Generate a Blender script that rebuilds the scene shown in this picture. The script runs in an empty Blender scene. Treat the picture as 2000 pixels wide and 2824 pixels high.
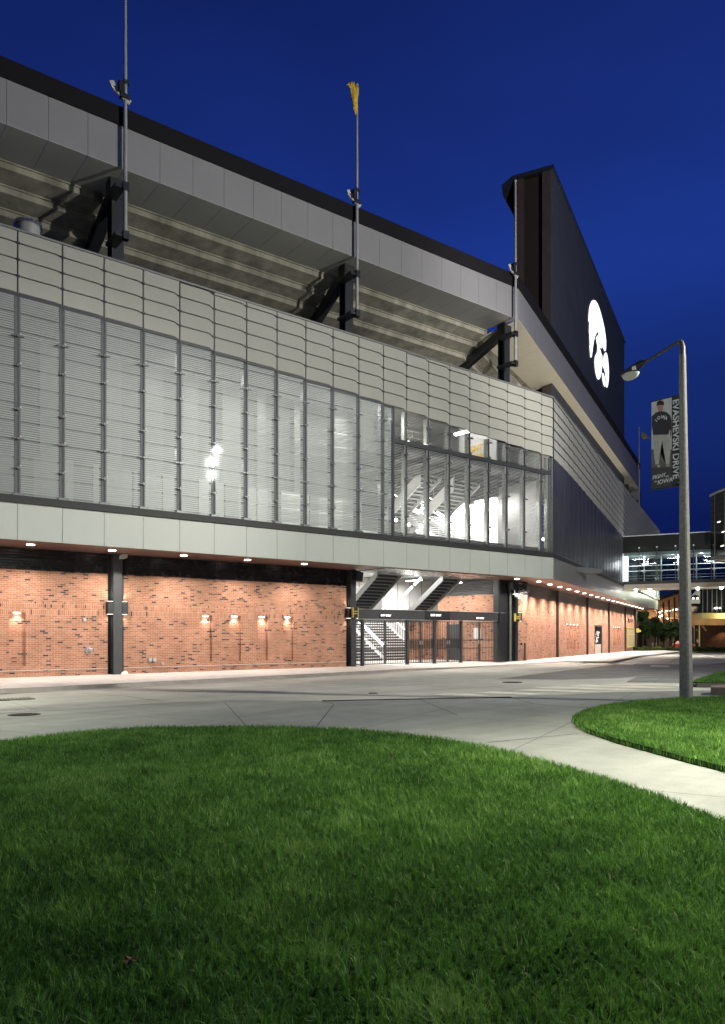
import bpy, bmesh, math, random
import numpy as np
from mathutils import Matrix, Vector
random.seed(7)
RNG = np.random.default_rng(11)
SC = bpy.context.scene
COL = SC.collection
F = 2050.0; CX = 1000.0; HY = 1750.0; EYE = 1.6     # pixel focal length, principal column, horizon row, eye height
# ---------------------------------------------------------------- camera
cam = bpy.data.cameras.new('camera'); camo = bpy.data.objects.new('camera', cam); COL.objects.link(camo)
camo.location = (0, 0, EYE); camo.rotation_euler = (math.radians(90), 0, 0)
cam.sensor_fit = 'VERTICAL'; cam.sensor_height = 36.0; cam.lens = 36.0*F/2824.0
cam.shift_y = (HY-1412.0)/2824.0; cam.shift_x = 0.0
cam.clip_start = 0.1; cam.clip_end = 3000
SC.camera = camo
# ---------------------------------------------------------------- view / render
SC.view_settings.view_transform = 'Standard'; SC.view_settings.look = 'None'
SC.view_settings.exposure = 0.0; SC.view_settings.gamma = 1.0
SC.render.engine = 'CYCLES'
SC.cycles.use_denoising = True
SC.cycles.max_bounces = 7; SC.cycles.diffuse_bounces = 4; SC.cycles.glossy_bounces = 4
SC.cycles.transparent_max_bounces = 24; SC.cycles.transmission_bounces = 4
SC.cycles.sample_clamp_indirect = 6.0
# ---------------------------------------------------------------- sky at blue hour
wd = bpy.data.worlds.new('World'); SC.world = wd; wd.use_nodes = True
nt = wd.node_tree; nt.nodes.clear()
wo = nt.nodes.new('ShaderNodeOutputWorld'); bg = nt.nodes.new('ShaderNodeBackground')
tc = nt.nodes.new('ShaderNodeTexCoord'); sx = nt.nodes.new('ShaderNodeSeparateXYZ')
rp = nt.nodes.new('ShaderNodeValToRGB'); nz = nt.nodes.new('ShaderNodeTexNoise')
ma = nt.nodes.new('ShaderNodeMath'); ma.operation = 'MULTIPLY_ADD'
nz.inputs['Scale'].default_value = 1.7; nz.inputs['Detail'].default_value = 5
mp = nt.nodes.new('ShaderNodeMapping'); mp.inputs['Scale'].default_value = (1, 1, 2.4)
nt.links.new(tc.outputs['Generated'], sx.inputs[0]); nt.links.new(tc.outputs['Generated'], mp.inputs[0])
nt.links.new(mp.outputs[0], nz.inputs['Vector'])
sub = nt.nodes.new('ShaderNodeMath'); sub.operation = 'SUBTRACT'; sub.inputs[1].default_value = 0.5
nt.links.new(nz.outputs['Fac'], sub.inputs[0]); nt.links.new(sub.outputs[0], ma.inputs[0]); ma.inputs[1].default_value = 0.30
gx_ = nt.nodes.new('ShaderNodeMath'); gx_.operation = 'MULTIPLY_ADD'; gx_.inputs[1].default_value = -0.10; nt.links.new(sx.outputs['X'], gx_.inputs[0]); nt.links.new(sx.outputs['Z'], gx_.inputs[2]); nt.links.new(gx_.outputs[0], ma.inputs[2]); nt.links.new(ma.outputs[0], rp.inputs['Fac'])
stops = [(0.0, (.0030, .0080, .075)), (.12, (.0035, .0105, .088)), (.28, (.0072, .0225, .150)), (.42, (.0105, .036, .255)),
         (.54, (.0078, .0235, .170)), (.70, (.0046, .0125, .095))]
e = rp.color_ramp.elements
while len(e) < len(stops): e.new(0.5)
for el, (p, c) in zip(e, stops): el.position = p; el.color = (*c, 1)
nt.links.new(rp.outputs['Color'], bg.inputs['Color']); nt.links.new(bg.outputs[0], wo.inputs['Surface'])
bg.inputs['Strength'].default_value = 1.0

# ---------------------------------------------------------------- materials
MATS = {}
def newmat(name):
    m = bpy.data.materials.new(name); m.use_nodes = True; MATS[name] = m
    return m, m.node_tree, m.node_tree.nodes['Principled BSDF']
def N(nt, t, **kw):
    n = nt.nodes.new(t)
    for k, v in kw.items():
        if k in n.inputs: n.inputs[k].default_value = v
        else: setattr(n, k, v)
    return n
def mat(name, col, rough=.6, metal=0.0, spec=.5, noise=.12, nscale=6.0, bump=0.0, bscale=60.0, coat=0.0, streak=False):
    if name in MATS: return MATS[name]
    m, nt, p = newmat(name)
    p.inputs['Roughness'].default_value = rough; p.inputs['Metallic'].default_value = metal
    p.inputs['Specular IOR Level'].default_value = spec; p.inputs['Coat Weight'].default_value = coat
    tc = N(nt, 'ShaderNodeTexCoord'); mp = N(nt, 'ShaderNodeMapping')
    mp.inputs['Scale'].default_value = (1, 1, .18) if streak else (1, 1, 1)
    nt.links.new(tc.outputs['Object'], mp.inputs[0])
    nz = N(nt, 'ShaderNodeTexNoise', Scale=nscale, Detail=5.0, Roughness=.62)
    nt.links.new(mp.outputs[0], nz.inputs['Vector'])
    mr = N(nt, 'ShaderNodeMapRange'); mr.inputs['From Min'].default_value = .3; mr.inputs['From Max'].default_value = .7
    mr.inputs['To Min'].default_value = 1-noise; mr.inputs['To Max'].default_value = 1+noise*.7
    nt.links.new(nz.outputs['Fac'], mr.inputs['Value'])
    mx = N(nt, 'ShaderNodeVectorMath', operation='SCALE'); mx.inputs[0].default_value = col
    nt.links.new(mr.outputs[0], mx.inputs['Scale']); nt.links.new(mx.outputs[0], p.inputs['Base Color'])
    rr = N(nt, 'ShaderNodeMapRange'); rr.inputs['To Min'].default_value = max(0, rough-.08); rr.inputs['To Max'].default_value = min(1, rough+.1)
    nt.links.new(nz.outputs['Fac'], rr.inputs['Value']); nt.links.new(rr.outputs[0], p.inputs['Roughness'])
    if bump > 0:
        n2 = N(nt, 'ShaderNodeTexNoise', Scale=bscale, Detail=4.0)
        nt.links.new(tc.outputs['Object'], n2.inputs['Vector'])
        b = N(nt, 'ShaderNodeBump', Strength=bump, Distance=.01)
        nt.links.new(n2.outputs['Fac'], b.inputs['Height']); nt.links.new(b.outputs[0], p.inputs['Normal'])
    return m
def emit(name, col, st):
    if name in MATS: return MATS[name]
    m, nt, p = newmat(name)
    p.inputs['Base Color'].default_value = (.6, .6, .6, 1)
    p.inputs['Emission Color'].default_value = (*col, 1); p.inputs['Emission Strength'].default_value = st
    return m
def glass(name, tint=(.9, .95, 1), refl=.06, rough=.02, dens=0.0, dcol=(.02, .025, .03)):
    """thin architectural pane: mostly see-through, with mirror reflections that grow at grazing angles"""
    m, nt, p = newmat(name); nt.nodes.remove(p)
    out = nt.nodes['Material Output']
    tr = N(nt, 'ShaderNodeBsdfTransparent'); tr.inputs['Color'].default_value = (*tint, 1)
    gl = N(nt, 'ShaderNodeBsdfGlossy'); gl.inputs['Roughness'].default_value = rough; gl.inputs['Color'].default_value = (.95, .97, 1, 1)
    lw = N(nt, 'ShaderNodeFresnel', IOR=1.5)
    mr = N(nt, 'ShaderNodeMapRange'); mr.inputs['From Min'].default_value = .04; mr.inputs['To Min'].default_value = refl; mr.inputs['To Max'].default_value = .9
    nt.links.new(lw.outputs[0], mr.inputs['Value'])
    mx = N(nt, 'ShaderNodeMixShader'); nt.links.new(mr.outputs[0], mx.inputs['Fac'])
    if dens > 0:
        df = N(nt, 'ShaderNodeBsdfDiffuse'); df.inputs['Color'].default_value = (*dcol, 1)
        m2 = N(nt, 'ShaderNodeMixShader', Fac=dens); nt.links.new(tr.outputs[0], m2.inputs[1]); nt.links.new(df.outputs[0], m2.inputs[2])
        nt.links.new(m2.outputs[0], mx.inputs[1])
    else: nt.links.new(tr.outputs[0], mx.inputs[1])
    nt.links.new(gl.outputs[0], mx.inputs[2]); nt.links.new(mx.outputs[0], out.inputs['Surface'])
    return m
def brickmat(name='red_brick', dark=.085):
    m, nt, p = newmat(name)
    p.inputs['Roughness'].default_value = .85; p.inputs['Specular IOR Level'].default_value = .25
    tc = N(nt, 'ShaderNodeTexCoord'); sp = N(nt, 'ShaderNodeSeparateXYZ'); nt.links.new(tc.outputs['Object'], sp.inputs[0])
    u = N(nt, 'ShaderNodeMath', operation='ADD'); nt.links.new(sp.outputs['X'], u.inputs[0]); nt.links.new(sp.outputs['Y'], u.inputs[1])
    zz = sp.outputs['Z']
    def tex(bw, rh, swap, off):
        c = N(nt, 'ShaderNodeCombineXYZ')
        if swap: nt.links.new(zz, c.inputs['X']); nt.links.new(u.outputs[0], c.inputs['Y'])
        else: nt.links.new(u.outputs[0], c.inputs['X']); nt.links.new(zz, c.inputs['Y'])
        ad = N(nt, 'ShaderNodeVectorMath', operation='ADD'); ad.inputs[1].default_value = (50, 50, 0); nt.links.new(c.outputs[0], ad.inputs[0])
        b = N(nt, 'ShaderNodeTexBrick'); b.inputs['Scale'].default_value = 1.0
        b.inputs['Brick Width'].default_value = bw; b.inputs['Row Height'].default_value = rh
        b.inputs['Mortar Size'].default_value = .0055; b.inputs['Mortar Smooth'].default_value = .2
        b.inputs['Color1'].default_value = (0, 0, 0, 1); b.inputs['Color2'].default_value = (1, 1, 1, 1); b.inputs['Mortar'].default_value = (.5, .5, .5, 1)
        b.offset = off
        nt.links.new(ad.outputs[0], b.inputs['Vector']); return b
    b1 = tex(.215, .0715, False, .5); b2 = tex(.2145, .0715, True, 0.0)
    # soldier courses at two heights
    def band(z0, z1):
        a = N(nt, 'ShaderNodeMath', operation='GREATER_THAN'); nt.links.new(zz, a.inputs[0]); a.inputs[1].default_value = z0
        b = N(nt, 'ShaderNodeMath', operation='LESS_THAN'); nt.links.new(zz, b.inputs[0]); b.inputs[1].default_value = z1
        c = N(nt, 'ShaderNodeMath', operation='MULTIPLY'); nt.links.new(a.outputs[0], c.inputs[0]); nt.links.new(b.outputs[0], c.inputs[1]); return c
    # rows of the swapped texture are .2145 long in z starting at -50: choose the bands on that grid
    k0 = math.floor((2.45+50)/.2145)*.2145-50
    s1 = band(k0, k0+.2145); s2 = band(k0+.2145+.0715, k0+.429+.0715)
    s = N(nt, 'ShaderNodeMath', operation='MAXIMUM'); nt.links.new(s1.outputs[0], s.inputs[0]); nt.links.new(s2.outputs[0], s.inputs[1])
    mc = N(nt, 'ShaderNodeMix', data_type='RGBA'); nt.links.new(s.outputs[0], mc.inputs[0]); nt.links.new(b1.outputs['Color'], mc.inputs[6]); nt.links.new(b2.outputs['Color'], mc.inputs[7])
    mf = N(nt, 'ShaderNodeMix'); nt.links.new(s.outputs[0], mf.inputs[0]); nt.links.new(b1.outputs['Fac'], mf.inputs[2]); nt.links.new(b2.outputs['Fac'], mf.inputs[3])
    r = N(nt, 'ShaderNodeValToRGB'); r.color_ramp.interpolation = 'CONSTANT'; el = r.color_ramp.elements
    cols = [(0, (.060, .042, .040)), (dark*.5, (.14, .070, .052)), (dark, (.36, .162, .092)), (.35, (.40, .190, .112)), (.6, (.345, .152, .086)), (.8, (.42, .210, .130))]
    while len(el) < len(cols): el.new(.5)
    for x, (q, c) in zip(el, cols): x.position = q; x.color = (*c, 1)
    nt.links.new(mc.outputs[2], r.inputs['Fac'])
    nz = N(nt, 'ShaderNodeTexNoise', Scale=1.1, Detail=6.0); nt.links.new(tc.outputs['Object'], nz.inputs['Vector'])
    mr = N(nt, 'ShaderNodeMapRange'); mr.inputs['From Min'].default_value = .3; mr.inputs['From Max'].default_value = .7; mr.inputs['To Min'].default_value = .82; mr.inputs['To Max'].default_value = 1.12
    nt.links.new(nz.outputs['Fac'], mr.inputs['Value'])
    fm = N(nt, 'ShaderNodeMix', data_type='RGBA'); nt.links.new(mf.outputs[0], fm.inputs[0]); nt.links.new(r.outputs['Color'], fm.inputs[6]); fm.inputs[7].default_value = (.50, .40, .33, 1)
    sc = N(nt, 'ShaderNodeVectorMath', operation='SCALE'); nt.links.new(fm.outputs[2], sc.inputs[0]); nt.links.new(mr.outputs[0], sc.inputs['Scale'])
    nt.links.new(sc.outputs[0], p.inputs['Base Color'])
    bp = N(nt, 'ShaderNodeBump', Strength=.5, Distance=.006); bp.invert = True
    nt.links.new(mf.outputs[0], bp.inputs['Height']); nt.links.new(bp.outputs[0], p.inputs['Normal'])
    return m
def concrete(name, col, stain=.25, sc=.35, joint=None, tyre=None):
    """poured slab: large soft stains, fine grain, optional sawn joints (pitch, frame angle)"""
    m, nt, p = newmat(name); p.inputs['Roughness'].default_value = .8; p.inputs['Specular IOR Level'].default_value = .35
    tc = N(nt, 'ShaderNodeTexCoord')
    n1 = N(nt, 'ShaderNodeTexNoise', Scale=sc, Detail=7.0, Roughness=.6); n2 = N(nt, 'ShaderNodeTexNoise', Scale=38.0, Detail=4.0)
    n3 = N(nt, 'ShaderNodeTexNoise', Scale=2.2, Detail=6.0, Roughness=.7)
    for n in (n1, n2, n3): nt.links.new(tc.outputs['Object'], n.inputs['Vector'])
    def mr(src, a, b):
        q = N(nt, 'ShaderNodeMapRange'); q.inputs['From Min'].default_value = .3; q.inputs['From Max'].default_value = .7
        q.inputs['To Min'].default_value = a; q.inputs['To Max'].default_value = b; nt.links.new(src.outputs['Fac'], q.inputs['Value']); return q
    a = mr(n1, 1-stain, 1+stain*.5); b = mr(n2, .90, 1.09); c = mr(n3, .87, 1.07)
    k = N(nt, 'ShaderNodeMath', operation='MULTIPLY'); nt.links.new(a.outputs[0], k.inputs[0]); nt.links.new(b.outputs[0], k.inputs[1])
    k2 = N(nt, 'ShaderNodeMath', operation='MULTIPLY'); nt.links.new(k.outputs[0], k2.inputs[0]); nt.links.new(c.outputs[0], k2.inputs[1])
    last = k2
    if tyre is not None:
        mp2 = N(nt, 'ShaderNodeMapping'); mp2.inputs['Rotation'].default_value = (0, 0, -tyre); nt.links.new(tc.outputs['Object'], mp2.inputs[0])
        mp3 = N(nt, 'ShaderNodeMapping'); mp3.inputs['Scale'].default_value = (.05, 1.5, 1); nt.links.new(mp2.outputs[0], mp3.inputs[0])
        n4 = N(nt, 'ShaderNodeTexNoise', Scale=1.0, Detail=5.0, Roughness=.6); nt.links.new(mp3.outputs[0], n4.inputs['Vector']); t4 = mr(n4, .84, 1.10)
        kt = N(nt, 'ShaderNodeMath', operation='MULTIPLY'); nt.links.new(last.outputs[0], kt.inputs[0]); nt.links.new(t4.outputs[0], kt.inputs[1]); last = kt
    if joint:
        pitch, ang = joint
        mp = N(nt, 'ShaderNodeMapping'); mp.inputs['Rotation'].default_value = (0, 0, -ang); nt.links.new(tc.outputs['Object'], mp.inputs[0])
        bt = N(nt, 'ShaderNodeTexBrick'); bt.inputs['Scale'].default_value = 1; bt.inputs['Brick Width'].default_value = pitch; bt.inputs['Row Height'].default_value = pitch*1.1
        bt.inputs['Mortar Size'].default_value = .012; bt.offset = 0; nt.links.new(mp.outputs[0], bt.inputs['Vector'])
        j = N(nt, 'ShaderNodeMapRange'); j.inputs['To Min'].default_value = 1; j.inputs['To Max'].default_value = .5; nt.links.new(bt.outputs['Fac'], j.inputs['Value'])
        k3 = N(nt, 'ShaderNodeMath', operation='MULTIPLY'); nt.links.new(last.outputs[0], k3.inputs[0]); nt.links.new(j.outputs[0], k3.inputs[1]); last = k3
    v = N(nt, 'ShaderNodeVectorMath', operation='SCALE'); v.inputs[0].default_value = col; nt.links.new(last.outputs[0], v.inputs['Scale'])
    nt.links.new(v.outputs[0], p.inputs['Base Color'])
    bp = N(nt, 'ShaderNodeBump', Strength=.15, Distance=.004); nt.links.new(n2.outputs['Fac'], bp.inputs['Height']); nt.links.new(bp.outputs[0], p.inputs['Normal'])
    return m
BRICK = brickmat()
PANEL = mat('panel_metal', (.30, .297, .265), .5, .0, .4, .05, 1.2)
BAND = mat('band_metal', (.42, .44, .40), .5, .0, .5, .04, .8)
FASCIA = mat('fascia_metal', (.205, .20, .21), .5, .0, .4, .05, .9)
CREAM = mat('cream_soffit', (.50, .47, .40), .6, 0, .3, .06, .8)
BLACK = mat('black_steel', (.018, .019, .021), .38, .0, .5, .2, 5)
DKPOST = mat('dark_blue_steel', (.03, .031, .042), .5, .1, .5, .15, 4)
CHAR = mat('charcoal_steel', (.05, .052, .055), .4, .2, .5, .15, 5)
GREY = mat('grey_steel', (.32, .33, .33), .4, .5, .5, .1, 5)
LOUV = mat('louver_paint', (.40, .40, .385), .45, .2, .5, .05, 3)
SOFF = mat('soffit_metal', (.22, .135, .11), .35, .3, .5, .08, 2)  # brown of the reflected brick is put into the base colour
SIDING = mat('black_siding', (.022, .023, .026), .25, .2, .6, .15, 3)
RISER = mat('stand_concrete', (.23, .218, .185), .9, 0, .2, .45, 1.3, .3, 30, streak=True)
WHITEW = mat('white_wall', (.62, .62, .60), .7, 0, .3, .05, 1.5)
GREYW = mat('grey_wall', (.42, .42, .40), .7, 0, .3, .08, 1.5)
GREYD = mat('dark_wall', (.16, .165, .16), .7, 0, .3, .15, 1.5)
POLE = mat('pole_grey', (.34, .34, .33), .45, .3, .5, .1, 4)
LAMPW = emit('lamp_white', (1, .96, .9), 14)
LAMPD = emit('downlight_glow', (1, .9, .82), 22)
TUBE = emit('tube_white', (1, .98, .95), 9)
LED = emit('led_white', (1, .98, .96), 5)
YEL = mat('yellow_paint', (.66, .54, .13), .5, 0, .4, .05)
WHITEP = mat('white_paint', (.78, .78, .76), .5, 0, .4, .04)

# ---------------------------------------------------------------- object helpers
W = {}
I4 = Matrix.Identity(4)
def frame(o, ang): return Matrix.Translation((o[0], o[1], 0)) @ Matrix.Rotation(ang, 4, 'Z')
def place(o, parent, fr):
    W[o.name] = fr
    if parent is not None:
        o.parent = parent; o.matrix_parent_inverse = I4; o.matrix_basis = W[parent.name].inverted() @ fr
    else: o.matrix_basis = fr
def tag(o, label=None, cat=None, group=None, kind=None):
    for k, v in (('label', label), ('category', cat), ('group', group), ('kind', kind)):
        if v: o[k] = v
    return o
def empty(name, fr, label, cat, group=None):
    o = bpy.data.objects.new(name, None); o.empty_display_size = .3; COL.objects.link(o); place(o, None, fr)
    return tag(o, label, cat, group)
class MB:
    def __init__(s): s.v = []; s.f = []; s.m = []
    def face(s, pts, mi=0):
        n = len(s.v); s.v += [tuple(p) for p in pts]; s.f.append(tuple(range(n, n+len(pts)))); s.m.append(mi); return s
    def box(s, x0, x1, y0, y1, z0, z1, mi=0):
        if x0 > x1: x0, x1 = x1, x0
        if y0 > y1: y0, y1 = y1, y0
        if z0 > z1: z0, z1 = z1, z0
        return s.hexa([(x0, y0, z0), (x1, y0, z0), (x1, y1, z0), (x0, y1, z0)], [(x0, y0, z1), (x1, y0, z1), (x1, y1, z1), (x0, y1, z1)], mi)
    def hexa(s, lo, hi, mi=0):
        n = len(s.v); k = len(lo); s.v += [tuple(p) for p in lo]+[tuple(p) for p in hi]
        s.f.append(tuple(n+i for i in reversed(range(k)))); s.f.append(tuple(n+k+i for i in range(k)))
        for i in range(k): j = (i+1) % k; s.f.append((n+i, n+j, n+k+j, n+k+i))
        s.m += [mi]*(k+2); return s
    def bar(s, a, b, w, h=None, mi=0, up=(0, 0, 1)):
        a = Vector(a); b = Vector(b); h = w if h is None else h
        d = (b-a).normalized(); u = Vector(up)
        if abs(d.dot(u)) > .98: u = Vector((1, 0, 0))
        r = d.cross(u).normalized()*w/2; t = r.cross(d).normalized()*h/2
        return s.hexa([a-r-t, a+r-t, a+r+t, a-r+t], [b-r-t, b+r-t, b+r+t, b-r+t], mi)
    def tube(s, pts, rad, n=10, mi=0, cap=True):
        pts = [Vector(p) for p in pts]; rads = rad if isinstance(rad, (list, tuple)) else [rad]*len(pts)
        base = len(s.v); u = None
        for i, p in enumerate(pts):
            d = (pts[min(i+1, len(pts)-1)]-pts[max(i-1, 0)]).normalized()
            if u is None: u = d.cross(Vector((0, 0, 1)) if abs(d.z) < .9 else Vector((1, 0, 0))).normalized()
            else: u = (u-d*u.dot(d)).normalized()
            w = d.cross(u)
            for k in range(n):
                a = 2*math.pi*k/n; s.v.append(tuple(p+(u*math.cos(a)+w*math.sin(a))*rads[i]))
        for i in range(len(pts)-1):
            for k in range(n):
                q = (k+1) % n; s.f.append((base+i*n+k, base+i*n+q, base+(i+1)*n+q, base+(i+1)*n+k)); s.m.append(mi)
        if cap:
            s.f.append(tuple(base+k for k in reversed(range(n)))); s.m.append(mi)
            s.f.append(tuple(base+(len(pts)-1)*n+k for k in range(n))); s.m.append(mi)
        return s
    def prism(s, pts, off, mi=0):
        """closed plate: outline pts, extruded by the vector off"""
        off = Vector(off); return s.hexa([Vector(p) for p in pts], [Vector(p)+off for p in pts], mi)
    def ball(s, c, r, n=10, m=7, mi=0, zs=1.0, half=None):
        c = Vector(c); base = len(s.v)
        for i in range(m+1):
            t = math.pi*i/m
            if half == 'down': t = math.pi/2+t/2
            if half == 'up': t = t/2
            for k in range(n):
                a = 2*math.pi*k/n; s.v.append((c.x+r*math.sin(t)*math.cos(a), c.y+r*math.sin(t)*math.sin(a), c.z+r*zs*math.cos(t)))
        for i in range(m):
            for k in range(n):
                q = (k+1) % n; s.f.append((base+i*n+k, base+(i+1)*n+k, base+(i+1)*n+q, base+i*n+q)); s.m.append(mi)
        return s
    def build(s, name, mats, parent=None, fr=I4, smooth=False, bevel=0):
        me = bpy.data.meshes.new(name); me.from_pydata(s.v, [], s.f); me.validate(clean_customdata=False)
        if not isinstance(mats, (list, tuple)): mats = [mats]
        for m in mats: me.materials.append(m)
        if len(mats) > 1 and len(me.polygons) == len(s.m): me.polygons.foreach_set('material_index', s.m)
        if smooth:
            bm = bmesh.new(); bm.from_mesh(me); bmesh.ops.remove_doubles(bm, verts=bm.verts, dist=1e-4); bm.to_mesh(me); bm.free()
            me.polygons.foreach_set('use_smooth', [True]*len(me.polygons))
            try: me.set_sharp_from_angle(angle=math.radians(40))
            except Exception: pass
        o = bpy.data.objects.new(name, me); COL.objects.link(o); place(o, parent, fr)
        if bevel:
            b = o.modifiers.new('bevel', 'BEVEL'); b.width = bevel; b.segments = 2; b.limit_method = 'ANGLE'
        return o
def text(name, s, size, material, parent, fr, ext=.004, align='CENTER', shear=0.0, sx=1.0, bold=0.0):
    cu = bpy.data.curves.new(name, 'FONT'); cu.body = s; cu.size = size; cu.extrude = ext; cu.align_x = align; cu.align_y = 'CENTER'
    cu.shear = shear; cu.offset = bold; cu.materials.append(material); cu.fill_mode = 'BOTH'
    t = bpy.data.objects.new(name, cu); COL.objects.link(t); bpy.context.view_layer.update()
    me = bpy.data.meshes.new_from_object(t.evaluated_get(bpy.context.evaluated_depsgraph_get())); bpy.data.objects.remove(t); bpy.data.curves.remove(cu)
    me.name = name; o = bpy.data.objects.new(name, me); COL.objects.link(o); place(o, parent, fr)
    return o
def light(kind, energy, fr, loc, parent=None, color=(1, 1, 1), size=.1, spot=None, rot=None, name='light', sizey=None, blend=.5):
    l = bpy.data.lights.new(name, kind); l.energy = energy; l.color = color
    if kind == 'AREA':
        l.size = size
        if sizey: l.shape = 'RECTANGLE'; l.size_y = sizey
    else: l.shadow_soft_size = size
    if kind == 'SPOT': l.spot_size = math.radians(spot); l.spot_blend = blend
    o = bpy.data.objects.new(name, l); COL.objects.link(o)
    m = fr @ Matrix.Translation(loc)
    if rot is not None: m = m @ rot
    place(o, parent, m); return o
def copy_tree(root, fr, label=None):
    r = root.copy(); COL.objects.link(r); W[r.name] = fr; r.matrix_basis = fr
    if label: r['label'] = label
    for ch in root.children:
        c = ch.copy(); COL.objects.link(c); c.parent = r
        for g in ch.children:
            d = g.copy(); COL.objects.link(d); d.parent = c
    return r
# ---------------------------------------------------------------- reading the photograph's geometry: rays onto real planes
def ray(x, y): return Vector(((x-CX)/F, 1.0, (HY-y)/F))
CAM = Vector((0, 0, EYE))
def onF(fr, x, y, o):
    """point (s, o, z) of frame fr where the sight line of pixel x, y meets the upright plane at offset o"""
    inv = fr.inverted(); a = inv @ CAM; d = inv.to_3x3() @ ray(x, y); t = (o-a.y)/d.y; return a+d*t
def onS(fr, x, y, s):
    inv = fr.inverted(); a = inv @ CAM; d = inv.to_3x3() @ ray(x, y); t = (s-a.x)/d.x; return a+d*t
def onZ(x, y, z):
    d = ray(x, y); return CAM+d*((z-EYE)/d.z)
def slope(Y): return -.01*min(max(Y-48.0, 0.0), 60.0)
def onG(x, y, z=0.0):
    h = z
    for _ in range(25): p = onZ(x, y, h); h = z+slope(p.y)
    return Vector((p.x, p.y, h))
def atY(x, y, Y): return CAM+ray(x, y)*Y
AA = math.atan2(2050, 2620)
A = frame((-CX/F*27.333, 27.333), AA)        # west front: x along it, y into the building, z up
Ai = A.inverted()
EO = -2.47                                    # overhanging storeys stand this far in front of the brick
S0 = onF(A, 0, 1500, EO).x
PITCH = 1.476
SM = lambda n: S0+.557+PITCH*n
SC_ = onF(A, 1527, 1500, EO).x                # corner of the overhang
corner = A @ Vector((SC_, EO, 0))
AB = math.atan2(2050, 1045)
B = frame((corner.x, corner.y), AB)           # north front, going away from the camera
# ================================================================ GROUND
def sheet(name, poly, z, material, label=None, cat=None, kind='structure', skirt=0.0, group=None):
    """flat ground sheet that follows the gentle fall of the street; optional skirt down its edge"""
    bm = bmesh.new(); vs = [bm.verts.new((p[0], p[1], 0)) for p in poly]; bm.faces.new(vs)
    for Y in (48.0, 108.0):
        bmesh.ops.bisect_plane(bm, geom=bm.verts[:]+bm.edges[:]+bm.faces[:], plane_co=(0, Y, 0), plane_no=(0, 1, 0))
    for v in bm.verts: v.co.z = z+slope(v.co.y)
    if bm.faces[:][0].normal.z < 0: bmesh.ops.reverse_faces(bm, faces=bm.faces[:])
    bm.normal_update()
    if bm.faces[:] and sum(f.normal.z for f in bm.faces) < 0: bmesh.ops.reverse_faces(bm, faces=bm.faces[:])
    if skirt:
        r = bmesh.ops.extrude_edge_only(bm, edges=[e for e in bm.edges if e.is_boundary])
        for v in r['geom']:
            if isinstance(v, bmesh.types.BMVert): v.co.z -= skirt
    bmesh.ops.triangulate(bm, faces=[f for f in bm.faces if len(f.verts) > 4])
    me = bpy.data.meshes.new(name); bm.to_mesh(me); bm.free(); me.materials.append(material)
    o = bpy.data.objects.new(name, me); COL.objects.link(o); W[o.name] = I4
    return tag(o, label, cat, group, kind)
def px(pts, z=0.0):
    return [tuple(onG(x, y, z))[:2] for x, y in pts]
SOIL = mat('soil', (.035, .040, .016), .95, 0, .1, .3, 3)
ROADM = concrete('road_concrete', (.54, .525, .45), .34, .16, (4.6, AA), AA-.06)
SIDEM = concrete('sidewalk_concrete', (.62, .58, .54), .14, .5, (1.52, AA))
KERBM = concrete('kerb_concrete', (.30, .275, .235), .25, .8)
PLAZA = concrete('path_concrete', (.27, .276, .247), .20, .45, (2.9, AA+.42), AA+.15)
ASPH = concrete('asphalt_band', (.25, .235, .215), .25, .5)
LAWNG = mat('lawn_soil', (.025, .06, .012), .95, 0, .1, .4, 2.5)
PAINT = concrete('road_paint', (.78, .74, .60), .3, 2.0)
sheet('ground', [(-600, -300), (600, -300), (600, 2500), (-600, 2500)], -.20, SOIL)
sheet('road', [(-70, 5), (90, 5), (90, 96), (-70, 96)], -.12, ROADM)
# plaza / path between the lawns, running up to the roadway
plz = [(-500, 1992), (0, 1965), (255, 1951), (462, 1937), (650, 1930), (890, 1932), (1408, 1922), (1560, 1914), (1700, 1908), (2000, 1903), (2600, 1900), (3200, 2100), (3000, 2824), (-1500, 2824), (-1500, 2100)]
sheet('path', px(plz, -.11), -.112, PLAZA)
pg = MB(); a = onG(890, 1932, -.1); b = onG(1408, 1922, -.1); pg.bar((a.x, a.y, -.106), (b.x, b.y, -.106), .16, .02)
tag(pg.build('gutter_strip', mat('dark_joint', (.05, .04, .032), .9)), 'thin dark gutter line where the path meets the road', 'gutter', kind='structure')
def crack(pts, w=.02, z=-.108):
    m = MB(); q = [onG(x, y, z) for x, y in pts]
    for a, b in zip(q, q[1:]):
        d = (b-a).normalized(); n = Vector((-d.y, d.x, 0))*w/2; m.face([a-n, b-n, b+n, a+n])
    return m
cm = MB()
for c_, w_ in [([(868, 2010), (921, 1942), (888, 1932)], .022), ([(620, 1937), (678, 2000)], .016), ([(1150, 1926), (1262, 1972)], .02),
               ([(1408, 1922), (1470, 1941), (1620, 1952)], .025), ([(1340, 2048), (1600, 2022)], .02), ([(1440, 1949), (1700, 1951)], .018),
               ([(985, 1943), (1500, 1941)], .012), ([(1350, 1958), (1540, 1980)], .01)]:
    q = crack(c_, w_); n = len(cm.v); cm.v += q.v; cm.f += [tuple(i+n for i in f) for f in q.f]; cm.m += q.m
tag(cm.build('pavement_joint', mat('dark_joint', (0, 0, 0))), 'dark joints cut across the pale path', 'joint', kind='structure')
rm = MB()
for c_, w_ in [([(225, 1912), (350, 1920), (455, 1936)], .03), ([(0, 1933), (420, 1914), (900, 1880), (1400, 1866)], .018), ([(560, 1936), (1180, 1905)], .02), ([(1000, 1875), (1600, 1842)], .03)]:
    q = crack(c_, w_, -.113); n = len(rm.v); rm.v += q.v; rm.f += [tuple(i+n for i in f) for f in q.f]; rm.m += q.m
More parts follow.
